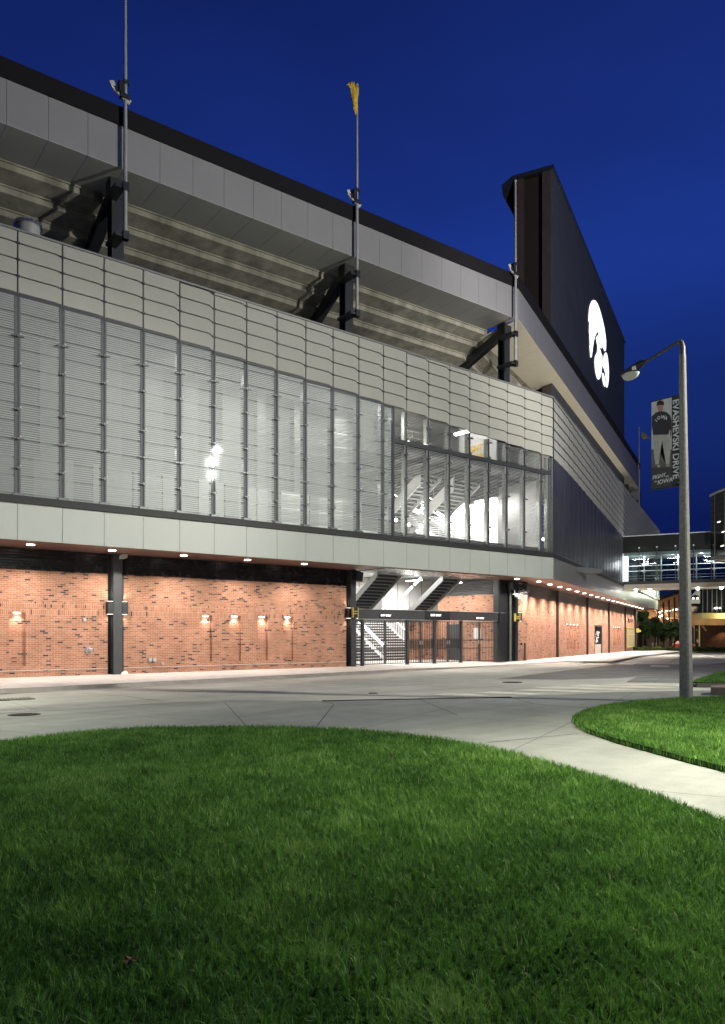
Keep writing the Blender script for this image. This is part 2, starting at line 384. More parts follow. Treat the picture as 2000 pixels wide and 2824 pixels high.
tag(rm.build('road_joint', mat('brown_joint', (.13, .11, .085), .9)), 'brown sealed joints running along the road', 'joint', kind='structure')
sheet('asphalt_band', px([(1370, 1872), (1500, 1857), (1640, 1840), (1700, 1831), (1850, 1832), (1945, 1832), (2000, 1828), (2200, 1826), (2250, 1868), (2000, 1868), (1757, 1865), (1700, 1871), (1560, 1874)], -.115), -.1155, ASPH, kind='structure')
sheet('crossing_island', px([(1730, 1879), (1757, 1866), (1890, 1867), (2000, 1872), (2000, 1881), (1880, 1881)], -.09), -.09, PLAZA, kind='structure', skirt=.03)
# painted crosswalk bars
zeb = [[(1185, 1917), (1238, 1912), (1300, 1913), (1352, 1918), (1330, 1920)], [(1300, 1911), (1360, 1907), (1440, 1910), (1512, 1914), (1470, 1917)],
       [(1410, 1904), (1471, 1900), (1560, 1903), (1660, 1908), (1600, 1909)], [(1460, 1898), (1540, 1893), (1650, 1896), (1780, 1902), (1700, 1903)],
       [(1560, 1893), (1605, 1888), (1760, 1891), (1880, 1896), (1800, 1898)], [(1655, 1888), (1700, 1885), (1820, 1886), (1960, 1890), (1880, 1892)]]
zo = None
for i, q in enumerate(zeb):
    sheet('crosswalk_bar', px(q, -.112), -.1075 if i < 2 else -.1085, PAINT, kind='structure')
for q in ([(1598, 1833), (1620, 1829), (1678, 1830), (1662, 1834)], [(1700, 1832), (1715, 1828), (1755, 1829), (1745, 1833)], [(1790, 1838), (1800, 1834), (1848, 1836), (1842, 1840)]):
    sheet('lane_mark', px(q, -.11), -.1085, PAINT, kind='structure')
ym = MB()
for p, q in (((1440, 1863), (1720, 1832)), ((1850, 1826), (1880, 1812))):
    a = onG(*p, -.11); b = onG(*q, -.11); d = (b-a).normalized(); n = Vector((-d.y, d.x, 0))*.07
    for k in range(6):
        u = a.lerp(b, k/6); v = a.lerp(b, (k+1)/6); ym.face([u-n, v-n, v+n, u+n])
for v in range(len(ym.v)): x, y, z = ym.v[v]; ym.v[v] = (x, y, slope(y)-.1075)
tag(ym.build('centre_line', mat('worn_yellow', (.42, .34, .14), .8, 0, .2, .4, 1)), 'worn yellow centre line on the road', 'road marking', kind='structure')
# raised pavement along the building with its kerb
front = [(-400, 1932, 0), (0, 1901, 0), (500, 1877, 0), (1000, 1851.5, 0), (1130, 1844.5, -.03), (1280, 1840, -.085), (1571, 1823, -.085), (1607, 1823.5, 0), (1690, 1824, 0), (1770, 1808, 0), (1860, 1799, 0), (1960, 1797, -.08)]
sw = MB(); kb = MB(); prev = None
def wallback(x):
    if x < 1453: return A @ onF(A, min(x, 1453), 1700, .35)
    return B @ onF(B, min(x, 1840), 1700, 2.75)
Nst = 90; xs = []
for (x0, y0, z0), (x1, y1, z1) in zip(front, front[1:]):
    k = max(1, int(abs(x1-x0)/18))
    for i in range(k): t = i/k; xs.append((x0+(x1-x0)*t, y0+(y1-y0)*t, z0+(z1-z0)*t))
xs.append(front[-1])
for (x, y, z) in xs:
    p = onG(x, y, z); w = wallback(x); w = Vector((w.x, w.y, slope(w.y)))
    if x > 975 and x < 1400: w = A @ onF(A, x, 1700, 9.0); w.z = 0
    if prev:
        P, Q, zp = prev
        sw.face([P, p, w, Q])
        d = (p-P).normalized(); n = Vector((d.y, -d.x, 0))
        lo = lambda v, k: Vector((v.x, v.y, 0))+n*k
        P2 = lo(P, .03); P2.z = slope(P.y)-.125; p2 = lo(p, .03); p2.z = slope(p.y)-.125
        Pi = lo(P, -.16); Pi.z = P.z+.004; pi = lo(p, -.16); pi.z = p.z+.004
        Po = P.copy(); Po.z += .004; po = p.copy(); po.z += .004
        kb.face([P2, p2, po, Po]); kb.face([Po, po, pi, Pi])
        g0 = lo(P, .5); g0.z = slope(P.y)-.116; g1 = lo(p, .5); g1.z = slope(p.y)-.116; P3 = P2.copy(); P3.z = g0.z; p3 = p2.copy(); p3.z = g1.z
        kb.face([g0, g1, p3, P3], 1)
    prev = (p, w, z)
tag(sw.build('sidewalk', SIDEM), kind='structure')
tag(kb.build('kerb', [KERBM, concrete('gutter_pan', (.36, .34, .30), .2, .7)]), kind='structure')
IRON = mat('cast_iron', (.045, .045, .042), .6, .5, .4, .3, 20)
for (x, y, r, lab) in ((67, 1972, .33, 'dark round manhole cover in the road at the left edge'), (1413, 1882, .36, 'dark round manhole cover in the road before the gate'), (1030, 1912, .14, 'small dark valve cover in the road below the gate')):
    c = onG(x, y, -.12); m = MB(); m.tube([(0, 0, -.03), (0, 0, .012)], r, 24); m.tube([(0, 0, .012), (0, 0, .018)], r*.75, 20)
    tag(m.build('manhole_cover', IRON, None, Matrix.Translation((c.x, c.y, -.12+slope(c.y)))), lab, 'manhole cover')
c = onG(22, 1929, -.11); m = MB(); m.box(-.62, .62, -.25, .25, -.02, .006)
for i in range(12): m.box(-.58+i*.1, -.53+i*.1, -.22, .22, .006, .02, 1)
tag(m.build('drain_grate', [IRON, KERBM], None, frame((c.x, c.y), AA) @ Matrix.Translation((0, 0, -.11))), 'slotted iron drain grate in the gutter', 'drain grate')
# far side: light lawn, grass slope, low kerb islands
lawn2 = [(1757, 1797), (1860, 1797.5), (1960, 1799), (2300, 1801), (2300, 1786), (1757, 1786)]
sheet('far_lawn', px([(1690, 1798), (1860, 1798), (1960, 1799.5), (2400, 1803), (2400, 1783), (1690, 1783)], -.05), -.05, mat('far_grass', (.10, .13, .045), .9, 0, .2, .3, 1.2))
isl = px([(1908, 1881), (1925, 1872), (1945, 1866), (1985, 1853), (2060, 1843), (2200, 1850), (2200, 1884), (2000, 1884)], .0)
sheet('verge', isl, .0, LAWNG, skirt=.13)
m = MB()
pk = [onG(x, y, 0) for x, y in ((1905, 1884), (1920, 1885.5), (2000, 1886), (2200, 1887))]
for a, b in zip(pk, pk[1:]): m.bar((a.x, a.y, -.055), (b.x, b.y, -.055), .15, .13)
tag(m.build('verge_kerb', mat('dark_kerb', (.10, .085, .075), .9)), kind='structure')
m = MB(); pk = [onG(x, y, .12) for x, y in ((1962, 1890), (2000, 1888), (2200, 1886), (2200, 1900), (2000, 1896), (1960, 1895))]
m.prism([(p.x, p.y, .12) for p in pk], (0, 0, -.24))
tag(m.build('kerb_block', mat('kerb_block', (.22, .17, .13), .9, 0, .2, .3, 2)), kind='structure')

# ---- lawns: soil sheet + blades of grass
near_edge = [(-260, 2075), (-120, 2052), (0, 2038), (120, 2023), (240, 2011), (400, 2000), (600, 1997), (800, 1998), (1000, 2006), (1100, 2014), (1250, 2034), (1400, 2064), (1500, 2091), (1600, 2117), (1700, 2146), (1800, 2176), (1900, 2214), (2000, 2250), (2200, 2340), (2500, 2500)]
ne = [tuple(onG(x, y+3, .0))[:2] for x, y in near_edge]
poly1 = ne+[(6.0, 1.0), (-9.0, 1.0), (-12, 9.0)]
sheet('lawn_soil', poly1, -.035, LAWNG, skirt=.09)
re_ = [(1588, 1978), (1592, 1967), (1612, 1956), (1650, 1946), (1700, 1937), (1800, 1927), (1875, 1923), (2000, 1918), (2300, 1905), (2500, 1950), (2500, 2290), (2200, 2170), (2000, 2108), (1900, 2084), (1800, 2058), (1700, 2032), (1620, 2005), (1596, 1990)]
poly2 = [tuple(onG(x, y+2, -.02))[:2] for x, y in re_]
sheet('lawn_soil', poly2, -.035, LAWNG, skirt=.09)
def inside(poly, X, Y):
    r = np.zeros(len(X), bool); n = len(poly)
    for i in range(n):
        x0, y0 = poly[i]; x1, y1 = poly[(i+1) % n]
        c = ((y0 > Y) != (y1 > Y)) & (X < (x1-x0)*(Y-y0)/((y1-y0) if y1 != y0 else 1e-9)+x0); r ^= c
    return r
def grassmat():
    m, nt, p = newmat('grass_blade'); p.inputs['Roughness'].default_value = .5; p.inputs['Specular IOR Level'].default_value = .28
    at = N(nt, 'ShaderNodeAttribute', attribute_name='tone'); rp = N(nt, 'ShaderNodeValToRGB'); el = rp.color_ramp.elements
    cs = [(0, (.020, .055, .012)), (.3, (.070, .185, .028)), (.6, (.165, .355, .055)), (.9, (.34, .53, .13)), (1, (.55, .50, .28))]
    while len(el) < len(cs): el.new(.5)
    for x, (q, c) in zip(el, cs): x.position = q; x.color = (*c, 1)
    nt.links.new(at.outputs['Fac'], rp.inputs['Fac']); nt.links.new(rp.outputs[0], p.inputs['Base Color'])
    tl = N(nt, 'ShaderNodeBsdfTranslucent'); nt.links.new(rp.outputs[0], tl.inputs['Color'])
    mx = N(nt, 'ShaderNodeMixShader', Fac=.3); nt.links.new(p.outputs[0], mx.inputs[1]); nt.links.new(tl.outputs[0], mx.inputs[2])
    nt.links.new(mx.outputs[0], nt.nodes['Material Output'].inputs['Surface']); return m
GRASS = grassmat()
def noise2(X, Y, sc, seed):
    r = np.random.default_rng(seed); out = np.zeros_like(X)
    for k in range(7):
        a = r.uniform(0, 6.28); f = sc*r.uniform(.5, 2.2); ph = r.uniform(0, 6.28, 2)
        out += np.sin((X*math.cos(a)+Y*math.sin(a))*f+ph[0]+1.3*np.sin((X*math.sin(a)-Y*math.cos(a))*f*.6+ph[1]))
    return out/7
def grass(name, poly, regions, label, zb=-.035, spill=.045):
    XS, YS = [], []; gx0 = sum(p[0] for p in poly)/len(poly); gy0 = sum(p[1] for p in poly)/len(poly)
    big = []
    for p in poly:
        d = math.hypot(p[0]-gx0, p[1]-gy0); big.append((p[0]+(p[0]-gx0)/d*spill, p[1]+(p[1]-gy0)/d*spill))
    for (x0, x1, y0, y1, dens) in regions:
        n = int((x1-x0)*(y1-y0)*dens); X = RNG.uniform(x0, x1, n); Y = RNG.uniform(y0, y1, n)
        # tufts: pull each blade part of the way to a tuft centre
        k = inside(big, X, Y) & (np.abs(X) < .53*Y+1.3); X = X[k]; Y = Y[k]; XS.append(X); YS.append(Y)
    X = np.concatenate(XS); Y = np.concatenate(YS); n = len(X)
    g = .055; cx = (np.floor(X/g)+.5)*g; cy = (np.floor(Y/g)+.5)*g
    hsh = np.sin(cx*127.1+cy*311.7)*43758.5453; hsh -= np.floor(hsh); hs2 = np.sin(cx*269.5+cy*183.3)*43758.5453; hs2 -= np.floor(hs2)
    X = X+(cx+(hsh-.5)*g-X)*.42; Y = Y+(cy+(hs2-.5)*g-Y)*.42
    out = ~inside(poly, X, Y); keep = ~out | (RNG.random(n) < .8); X = X[keep]; Y = Y[keep]; hsh = hsh[keep]; hs2 = hs2[keep]; out = out[keep]; n = len(X); zb = np.where(out, -.095, zb)
    low = noise2(X, Y, 1.1, 3); mid = noise2(X, Y, 4.0, 5); fine = noise2(X, Y, 13.0, 8)
    dist = np.hypot(X, Y)
    hgt = .060*(1+.20*low+.22*mid+.18*fine)*RNG.uniform(.55, 1.35, n)*(1+.25*(hsh-.5)); tall = RNG.random(n) < .02; hgt[tall] *= 1.45
    wid = RNG.uniform(.0026, .0046, n)*(1+np.clip((dist-4)/14, 0, 1.6))
    ang = RNG.uniform(0, 2*math.pi, n); lean_a = hs2*6.28+mid*2.2+RNG.normal(0, .8, n); lean = np.abs(RNG.normal(.45, .34, n))+.05
    tone = np.clip(.44+.22*low+.20*mid+.10*fine+RNG.normal(0, .19, n)+.16*(hsh-.5), 0, .95); dry = RNG.random(n) < .006; tone[dry] = 1.0
    yl = (X < -2.6) & (Y > 5) & (Y < 9); tone[yl] = np.clip(tone[yl]+.12*RNG.random(yl.sum()), 0, .96)
    ux, uy = np.cos(ang)*wid/2, np.sin(ang)*wid/2; lx, ly = np.cos(lean_a), np.sin(lean_a)
    V = np.zeros((n, 5, 3))
    for k, (t, wf) in enumerate(((0, 1), (0, 1), (.5, .85), (.5, .85), (1, 0))):
        sgn = (1, -1, 1, -1, 0)[k]; bend = lean*(t**1.8)
        V[:, k, 0] = X+sgn*ux*wf+lx*bend*hgt; V[:, k, 1] = Y+sgn*uy*wf+ly*bend*hgt; V[:, k, 2] = zb+hgt*(1+out*.5)*t*np.sqrt(np.clip(1-.35*bend**2, .2, 1))
    base = (np.arange(n)*5)[:, None]
    quad = base+np.array([0, 1, 3, 2]); tri = base+np.array([2, 3, 4])
    loops = np.concatenate([quad, tri], axis=1).ravel()
    me = bpy.data.meshes.new(name); me.vertices.add(n*5); me.vertices.foreach_set('co', V.ravel())
    me.loops.add(n*7); me.loops.foreach_set('vertex_index', loops.astype(np.int32))
    me.polygons.add(n*2); st = (np.arange(n)*7)[:, None]+np.array([0, 4]); me.polygons.foreach_set('loop_start', st.ravel().astype(np.int32))
    try: me.polygons.foreach_set('loop_total', np.tile([4, 3], n).astype(np.int32))
    except Exception: pass
    at = me.attributes.new('tone', 'FLOAT', 'POINT'); at.data.foreach_set('value', np.repeat(tone, 5).astype(np.float32))
    me.materials.append(GRASS); me.update(calc_edges=True)
    o = bpy.data.objects.new(name, me); COL.objects.link(o); W[o.name] = I4
    tag(o, label, 'grass', kind='stuff'); return n
GD = 1.0
n1 = grass('grass', poly1, [(-4, 4, 2.2, 4.2, 13000*GD), (-5, 5, 4.2, 6.5, 8500*GD), (-6.5, 6.5, 6.5, 9.5, 5200*GD), (-9, 7, 9.5, 14.6, 3600*GD)], 'mown green lawn in the foreground')
n2 = grass('grass', poly2, [(3, 15, 6, 21, 2700*GD)], 'small green lawn around the lamp post', spill=.075)
n3 = grass('grass', isl, [(10, 40, 20, 45, 500*GD)], 'green verge beyond the kerb at the right', 0.0)
LEAFM = mat('fallen_leaf', (.17, .11, .05), .9, 0, .1)
for (x, y, lab, sz) in ((357, 2648, 'dry brown leaf lying in the dark grass', .042), (978, 2417, 'tiny dark leaf scrap in the middle of the lawn', .022)):
    p = onZ(x, y, .035); m = MB(); pts = []
    for k in range(11):
        a = k/11*6.283; r = sz*(1.0, .72, .9, .7, .95, .62, .88, .74, 1.0, .7, .8)[k]; pts.append((r*math.cos(a), r*.7*math.sin(a), .012*math.sin(k*2.1)))
    c = (0, 0, .006)
    for k in range(11): m.face([pts[k], pts[(k+1) % 11], c])
    m.bar((sz*.6, 0, 0), (sz*1.5, .01, .01), .003)
    tag(m.build('leaf', LEAFM, None, Matrix.Translation(p) @ Matrix.Rotation(.4, 4, 'X')), lab, 'leaf')
# ================================================================ STADIUM, west front (frame A)
ST = empty('stadium_building', A, 'football stadium of red brick, pale metal panels, louvred glass and raked concrete stands', 'stadium')
def lerp(a, b, t): return a+(b-a)*t
def interp(x, tab):
    if x <= tab[0][0]: return tab[0][1]
    for (a, va), (b, vb) in zip(tab, tab[1:]):
        if x <= b: return va+(vb-va)*(x-a)/(b-a)
    return tab[-1][1]
ax = lambda x, o=0.0: onF(A, x, 1700, o).x          # along-wall position of a pixel column
def wall_holes(mb, s0, s1, z0, z1, holes, y=0.0, depth=.12, thick=.3):
    """wall face with recessed niches: holes = [(s0, s1, z0, z1)]"""
    ss = sorted({s0, s1, *[h[0] for h in holes], *[h[1] for h in holes]}); zs = sorted({z0, z1, *[h[2] for h in holes], *[h[3] for h in holes]})
    for a, b in zip(ss, ss[1:]):
        for c, d in zip(zs, zs[1:]):
            hole = any(h[0] <= a and b <= h[1] and h[2] <= c and d <= h[3] for h in holes); yy = y+depth if hole else y
            mb.face([(a, yy, c), (b, yy, c), (b, yy, d), (a, yy, d)])
    for a, b, c, d in holes:
        mb.face([(a, y, c), (a, y+depth, c), (a, y+depth, d), (a, y, d)]); mb.face([(b, y+depth, c), (b, y, c), (b, y, d), (b, y+depth, d)])
        mb.face([(a, y, c), (b, y, c), (b, y+depth, c), (a, y+depth, c)]); mb.face([(a, y+depth, d), (b, y+depth, d), (b, y, d), (a, y, d)])
    mb.face([(s0, y, z0), (s0, y, z1), (s0, y+thick, z1), (s0, y+thick, z0)]); mb.face([(s1, y, z1), (s1, y, z0), (s1, y+thick, z0), (s1, y+thick, z1)])
    mb.face([(s0, y, z1), (s1, y, z1), (s1, y+thick, z1), (s0, y+thick, z1)])
BZ = 4.03; SZ = 4.84
sL = ax(-420)
niA = [(ax(25), ax(71))]; niB = [(ax(a), ax(b)) for a, b in ((551, 586), (632, 665), (709, 739), (781, 809))]
def brickwall(fr, s0, s1, niches, name='brick_wall', par=ST, z0=-.02, z1=BZ):
    m = MB(); wall_holes(m, s0, s1, z0, z1, [(a, b, .42, 2.43) for a, b in niches]); return m.build(name, BRICK, par, fr)
def siding(fr, s0, s1, par=ST, y=0.0, matl=SIDING):
    m = MB(); m.box(s0, s1, y+.06, y+.2, BZ-.01, SZ)
    n = 8; h = (SZ-BZ)/n
    for i in range(n):
        z = BZ+i*h; m.hexa([(s0, y-.03, z+.01), (s1, y-.03, z+.01), (s1, y+.07, z+.0), (s0, y+.07, z+.0)], [(s0, y-.005, z+h*.62), (s1, y-.005, z+h*.62), (s1, y+.07, z+h*.72), (s0, y+.07, z+h*.72)])
    return m.build('louvre_siding', matl, par, fr)
c0a, c0b = ax(297), ax(341); c1a, c1b = ax(955), ax(981); c2a, c2b = ax(1373), ax(1419); sEnd = ax(1454.5)
for s0, s1, ni in ((sL, c0a, niA), (c0b, c1a, niB), (c2b, sEnd, [])):
    brickwall(A, s0, s1, ni); siding(A, s0+.01, s1-.01)
# pale sill line near the wall foot
m = MB(); m.box(sL, c0a, -.022, 0, .235, .262); m.box(c0b, c1a, -.022, 0, .235, .262); m.build('sill_line', mat('pale_mortar', (.55, .48, .42), .8), ST, A)
def niche_light(fr, a, b, par=ST, e=30):
    m = MB(); c = (a+b)/2; m.box(c-.12, c+.12, .03, .10, 2.395, 2.43); o = m.build('niche_light', emit('niche_glow', (1, .86, .78), 12), par, fr)
    light('SPOT', e, fr, (c, -.0, 2.33), par, (1, .78, .64), .05, 120, Matrix.Rotation(math.radians(8), 4, 'X'), 'niche_lamp')
for a, b in niA+niB: niche_light(A, a, b)
# steel columns in their recesses
def column(a, b, w, off=-.24, extra=False):
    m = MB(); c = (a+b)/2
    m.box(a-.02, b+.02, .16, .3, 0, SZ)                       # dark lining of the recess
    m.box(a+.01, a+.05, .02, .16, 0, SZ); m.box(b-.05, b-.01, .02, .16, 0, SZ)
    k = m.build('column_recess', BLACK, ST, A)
    m = MB(); m.box(c-w/2, c+w/2, off, off+.03, 0, SZ); m.box(c-w/2, c+w/2, off+.27, off+.30, 0, SZ); m.box(c-.02, c+.02, off+.03, off+.27, 0, SZ)
    m.box(c-w/2-.05, c+w/2+.05, off-.03, off+.33, 0, .03)
    return m.build('steel_column', CHAR, ST, A, bevel=.006)
column(c0a, c0b, .36); column(c1a-.02, c1b, .30)
# wide gate column at the right with its pale pipe
m = MB(); w2 = c2b-c2a; m.box(c2a, c2b-.12, -.05, .35, 0, SZ); m.box(c2a+.02, c2a+.12, -.12, -.05, 0, SZ); m.box(c2b-.24, c2b-.02, -.28, -.05, 0, SZ)
m.build('steel_column', BLACK, ST, A, bevel=.006)
m = MB(); c = (c2a+c2b)/2+.12; m.tube([(c, -.22, 0), (c, -.22, SZ-.25)], .075, 12); m.box(c2b-.02, c2b+.06, -.25, -.17, 0, SZ-.6); m.build('column_pipe', mat('pipe_grey', (.15, .17, .16), .4, .4), ST, A, smooth=True)
# wall sconces beside the columns: black boxes glowing up and down
def sconce(s, fr=A, y=-.02, e=16, par=None):
    r = empty('wall_sconce', fr @ Matrix.Translation((s, y, 2.42)), '', 'wall light', 'up and down wall lights')
    f = W[r.name]; m = MB(); m.box(-.13, .13, -.24, 0, 0, .50); m.build('housing', BLACK, r, f, bevel=.01)
    m = MB(); m.box(-.1, .1, -.2, -.03, .502, .512); m.build('glow_panel', emit('sconce_glow', (1, .9, .8), 3.5), r, f); m = MB(); m.box(-.1, .1, -.2, -.03, -.012, -.002); m.build('glow_panel', emit('sconce_glow', (0, 0, 0), 0), r, f)
    light('SPOT', e, f, (0, -.12, .56), r, (1, .84, .72), .05, 130, Matrix.Rotation(math.pi, 4, 'X'), 'lamp_up'); light('SPOT', e, f, (0, -.12, -.06), r, (1, .84, .72), .05, 130, None, 'lamp_down')
    return r
for s, l in ((c0a+.05, 'black up and down wall light on the left side of the left brick bay column'), (c0b-.03, 'black up and down wall light on the right side of the left column'),
             (c1a+.06, 'black up and down wall light left of the gate beside the brick'), (c2b+.28, 'black up and down wall light behind the yellow sign right of the gate')):
    sconce(s)['label'] = l
# soffit under the overhang
m = MB(); d = .2217
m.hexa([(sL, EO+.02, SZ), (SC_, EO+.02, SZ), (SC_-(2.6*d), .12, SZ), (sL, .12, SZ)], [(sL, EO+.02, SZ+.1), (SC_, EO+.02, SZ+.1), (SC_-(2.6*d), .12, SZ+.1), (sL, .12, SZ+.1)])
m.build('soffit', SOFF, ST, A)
# metal band with joints
def band(fr, s0, s1, z0, z1, y, par=ST, first=None, matl=BAND, name='metal_band', pitch=PITCH):
    m = MB(); m.box(s0, s1, y+.03, y+.12, z0+.01, z1); s = first
    edges = [s0]
    while s < s1-.05:
        if s > s0+.05: edges.append(s)
        s += pitch
    edges.append(s1)
    for a, b in zip(edges, edges[1:]): m.box(a+.008, b-.008, y, y+.035, z0, z1)
    return m.build(name, [matl], par, fr)
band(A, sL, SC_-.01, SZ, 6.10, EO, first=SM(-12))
m = MB(); m.box(sL, SC_+.03, EO-.10, EO+.1, 6.10, 6.22); m.box(sL, SC_+.02, EO-.04, EO+.1, 6.223, 6.36); m.build('ledge', mat('ledge_dark', (.03, .03, .03), .6, 0, .3), ST, A)
# ---- pale pillowed panels: each bay a little lower than the last
ztab = [(0, 13.31), (399, 13.20), (598, 13.02), (760, 12.92), (917, 12.78), (1087, 12.58), (1300, 12.25), (1527, 11.93)]
zbx = lambda s: interp(s, [(ax(x, EO), z) for x, z in ztab])
def panels(fr, edges, zb, ztop, y, par=ST, name='panel_wall', row=.565, matl=PANEL, g=.021):
    m = MB()
    for i, (a, b) in enumerate(zip(edges, edges[1:])):
        z = zb[i]; zn = zb[i+1] if i+1 < len(zb) else z; w = b-a; k = 0; zt = ztop
        jog = zn-z
        m.hexa([(a, y+.05, z), (b, y+.05, z), (b, y+.12, z), (a, y+.12, z)], [(a, y+.05, zt), (b, y+.05, zt), (b, y+.12, zt), (a, y+.12, zt)], 1)
        while z+k*row < zt-.03:
            lo = z+k*row; hi = min(lo+row, zt); last = hi >= zt-.001
            h = g if not last else 0; g0 = g if k else 0
            q = [(a+g, lo+g0), (a+w*.84, lo+g0), (a+w*.95, lo+g0+jog*.9), (b-g, lo+g0+jog)]
            t = [(b-g, hi-h+(0 if last else jog)), (a+w*.95, hi-h+(0 if last else jog*.9)), (a+w*.84, hi-h), (a+g, hi-h)]
            pts = q+t; cx = sum(p[0] for p in pts)/8; cz = sum(p[1] for p in pts)/8
            # pillow: rim set back, centre forward
            rim = [(p[0], y+.012, p[1]) for p in pts]; mid = [(cx+(p[0]-cx)*.97, y, cz+(p[1]-cz)*.94) for p in pts]
            m.face(mid)
            for j in range(8): l = (j+1) % 8; m.face([rim[j], rim[l], mid[l], mid[j]]); m.face([(rim[l][0], y+.055, rim[l][2]), rim[l], rim[j], (rim[j][0], y+.055, rim[j][2])])
            k += 1
        # little clamps where four panels meet
        kk = 1
        while z+kk*row < zt-.1: m.box(b-.07, b+.07, y-.02, y+.04, z+kk*row+jog-.04, z+kk*row+jog+.035, 1); kk += 1
    return m.build(name, [matl, BLACK], par, fr)
ed = [SM(n) for n in range(-6, 21)]; ed = [s for s in ed if s < SC_-.3]+[SC_-.02]
zbs = [zbx(s) for s in ed]
panels(A, ed, zbs, 15.40, EO)
m = MB(); m.box(ed[0], SC_, EO-.04, EO+.2, 15.401, 15.47); m.build('panel_coping', mat('coping_grey', (.16, .16, .17), .5, .3), ST, A)
m = MB(); m.box(SC_-.07, SC_+.02, EO-.015, EO+.25, 11.9, 15.47); m.build('corner_post', BLACK, ST, A)
# ---- louvred glass screen
sA = ax(1087, EO)
def screen(fr, s0, s1, zt0, zt1, z0=6.36, y=EO, bar=.050, pitch=.0775, par=ST, name='louvre_screen', matl=LOUV, dep=.03):
    m = MB(); z = z0+.04; i = 0
    while z < max(zt0, zt1)-.05:
        e = s1 if z < min(zt0, zt1)-.05 else s0+(s1-s0)*max(0, min(1, (max(zt0, zt1)-z)/(abs(zt0-zt1)+1e-6)))
        hh = bar if i % 8 else bar*.4
        m.box(s0, e, y+.10, y+.10+dep, z, z+hh); z += pitch; i += 1
    return m.build(name, matl, par, fr)
GLS = glass('screen_glass', (.93, .96, .97), .05, .02, .22, (.40, .41, .385))
nfirst = -5
mbg = MB()
for n in range(nfirst, 12):
    a, b = SM(n)+.09, SM(n+1)-.09
    if b > sA: b = sA-.06
    zt = zbx(SM(n))-.06
    if n+1 <= 11 or True: screen(A, a, b, zt, zt)
    mbg.face([(SM(n), EO+.02, 6.36), (min(SM(n+1), sA), EO+.02, 6.36), (min(SM(n+1), sA), EO+.02, zt), (SM(n), EO+.02, zt)])
mbg.build('glass_skin', GLS, ST, A)
CLAMP = mat('clamp_grey', (.10, .10, .11), .4, .3)
def mullion(s, zt, fr=A, par=ST, w=.12, matl=DKPOST, clamp_mat=CLAMP, y=EO, lev=(7.3, 8.3, 9.3, 10.8, 11.8), z0=6.36):
    m = MB(); m.box(s-w/2, s+w/2, y+.14, y+.36, z0, zt)
    m.box(s+w/2+.012, s+w/2+.05, y+.06, y+.30, z0, zt, 1)  # paler strip stands in for reflections on the post's right side
    for i, z in enumerate(lev):
        if z > zt-.1: continue
        big = i in (1, 4); hw = .20 if big else .10
        m.box(s-hw, s+hw, y-.05, y+.0, z-.02, z+.025, 1); m.box(s-.03, s+.05, y-.08, y+.14, z-.04, z+.045, 1)
        m.ball((s+.07, y-.08, z+.06), .035, 8, 5, 2)
    m.box(s-.16, s+.2, y-.07, y+.02, z0-.01, z0+.07, 1)
    return m.build('mullion', [matl, clamp_mat, mat('clamp_cap', (.45, .45, .45), .4)], par, fr)
for n in range(nfirst+1, 12): mullion(SM(n), zbx(SM(n))-.03)
m = MB(); m.box(sA-.1, sA+.02, EO-.01, EO+.3, 6.36, zbx(sA)); m.build('mullion', DKPOST, ST, A)
m = MB()
for n in range(nfirst, 12):
    a, b = SM(n), min(SM(n+1), sA); z = zbx(SM(n)); m.box(a, b-.002, EO+.0, EO+.15, z-.10, z-.015)
m.build('screen_head', DKPOST, ST, A)
# ---- concourse behind the screen: floor, guard wall, piers, back wall
s_w1 = sA+.1; Yb = .9
m = MB(); m.box(sL, s_w1, Yb, Yb+.2, 6.2, 13.6); m.build('concourse_wall', GREYD, ST, A)
m = MB(); m.box(sL, s_w1, EO+.5, Yb, 6.15, 6.25); m.box(sL, s_w1, EO+.7, Yb, 13.0, 13.15); m.build('concourse_floor', GREYD, ST, A)
m = MB()
r = random.Random(3); s = sL
while s < s_w1-.6:
    w = r.choice((.45, .7, .9)); m.box(s, min(s+w, s_w1), Yb-.35, Yb-.002, 8.42, 13.0); s += w+r.choice((.9, 1.2, 1.6))
m.build('concourse_pier', mat('pier_grey', (.25, .25, .24), .8), ST, A)
m = MB(); s = sL; i = 0
while s < s_w1-.1:
    w = (.95, .52, .75, .7)[i % 4]; m.box(s+.004, min(s+w, s_w1)-.004, Yb-.60-(i % 2)*.10, Yb-.37, 6.25, 8.38, i % 3 != 1); s += w; i += 1
m.build('guard_panel', [mat('guard_grey', (.20, .20, .19), .8), mat('guard_pale', (.33, .34, .31), .8)], ST, A)
for i in range(7):
    t = i/6; s = lerp(ax(60, 0), s_w1-1.2, t)
    light('AREA', 16+330*t**1.3, A, (s, EO+1.5, 12.7), ST, (1, .99, .93), .35, name='concourse_lamp', sizey=1.6)
    light('AREA', 10+150*t, A, (s, EO+1.1, 8.9), ST, (1, 1, .94), .3, name='concourse_lamp', sizey=1.2)
# ---- upper stand: fascia, coping, undersides, stepped concrete
sF = onF(A, 1430, 900, -.2).x; FO = -.2
fz = lambda s: lerp(0, 1, (s-0)/(sF-0))
zk = lambda s: 20.35+.30*fz(s); zc = lambda s: 21.98+.49*fz(s); zt_ = lambda s: 22.72+.52*fz(s)
fs0 = S0+.557-3*PITCH-8*PITCH
def strip(fr, edges, f0, f1, y, t, gap, par, name, matl):
    m = MB()
    for a, b in zip(edges, edges[1:]):
        m.hexa([(a+gap, y, f0(a)), (b-gap, y, f0(b)), (b-gap, y+t, f0(b)), (a+gap, y+t, f0(a))], [(a+gap, y, f1(a)), (b-gap, y, f1(b)), (b-gap, y+t, f1(b)), (a+gap, y+t, f1(a))])
    return m.build(name, matl, par, fr)
es = []; s = onF(A, 134, 400, FO).x-8*PITCH
while s < sF-.2: es.append(s); s += PITCH
es.append(sF)
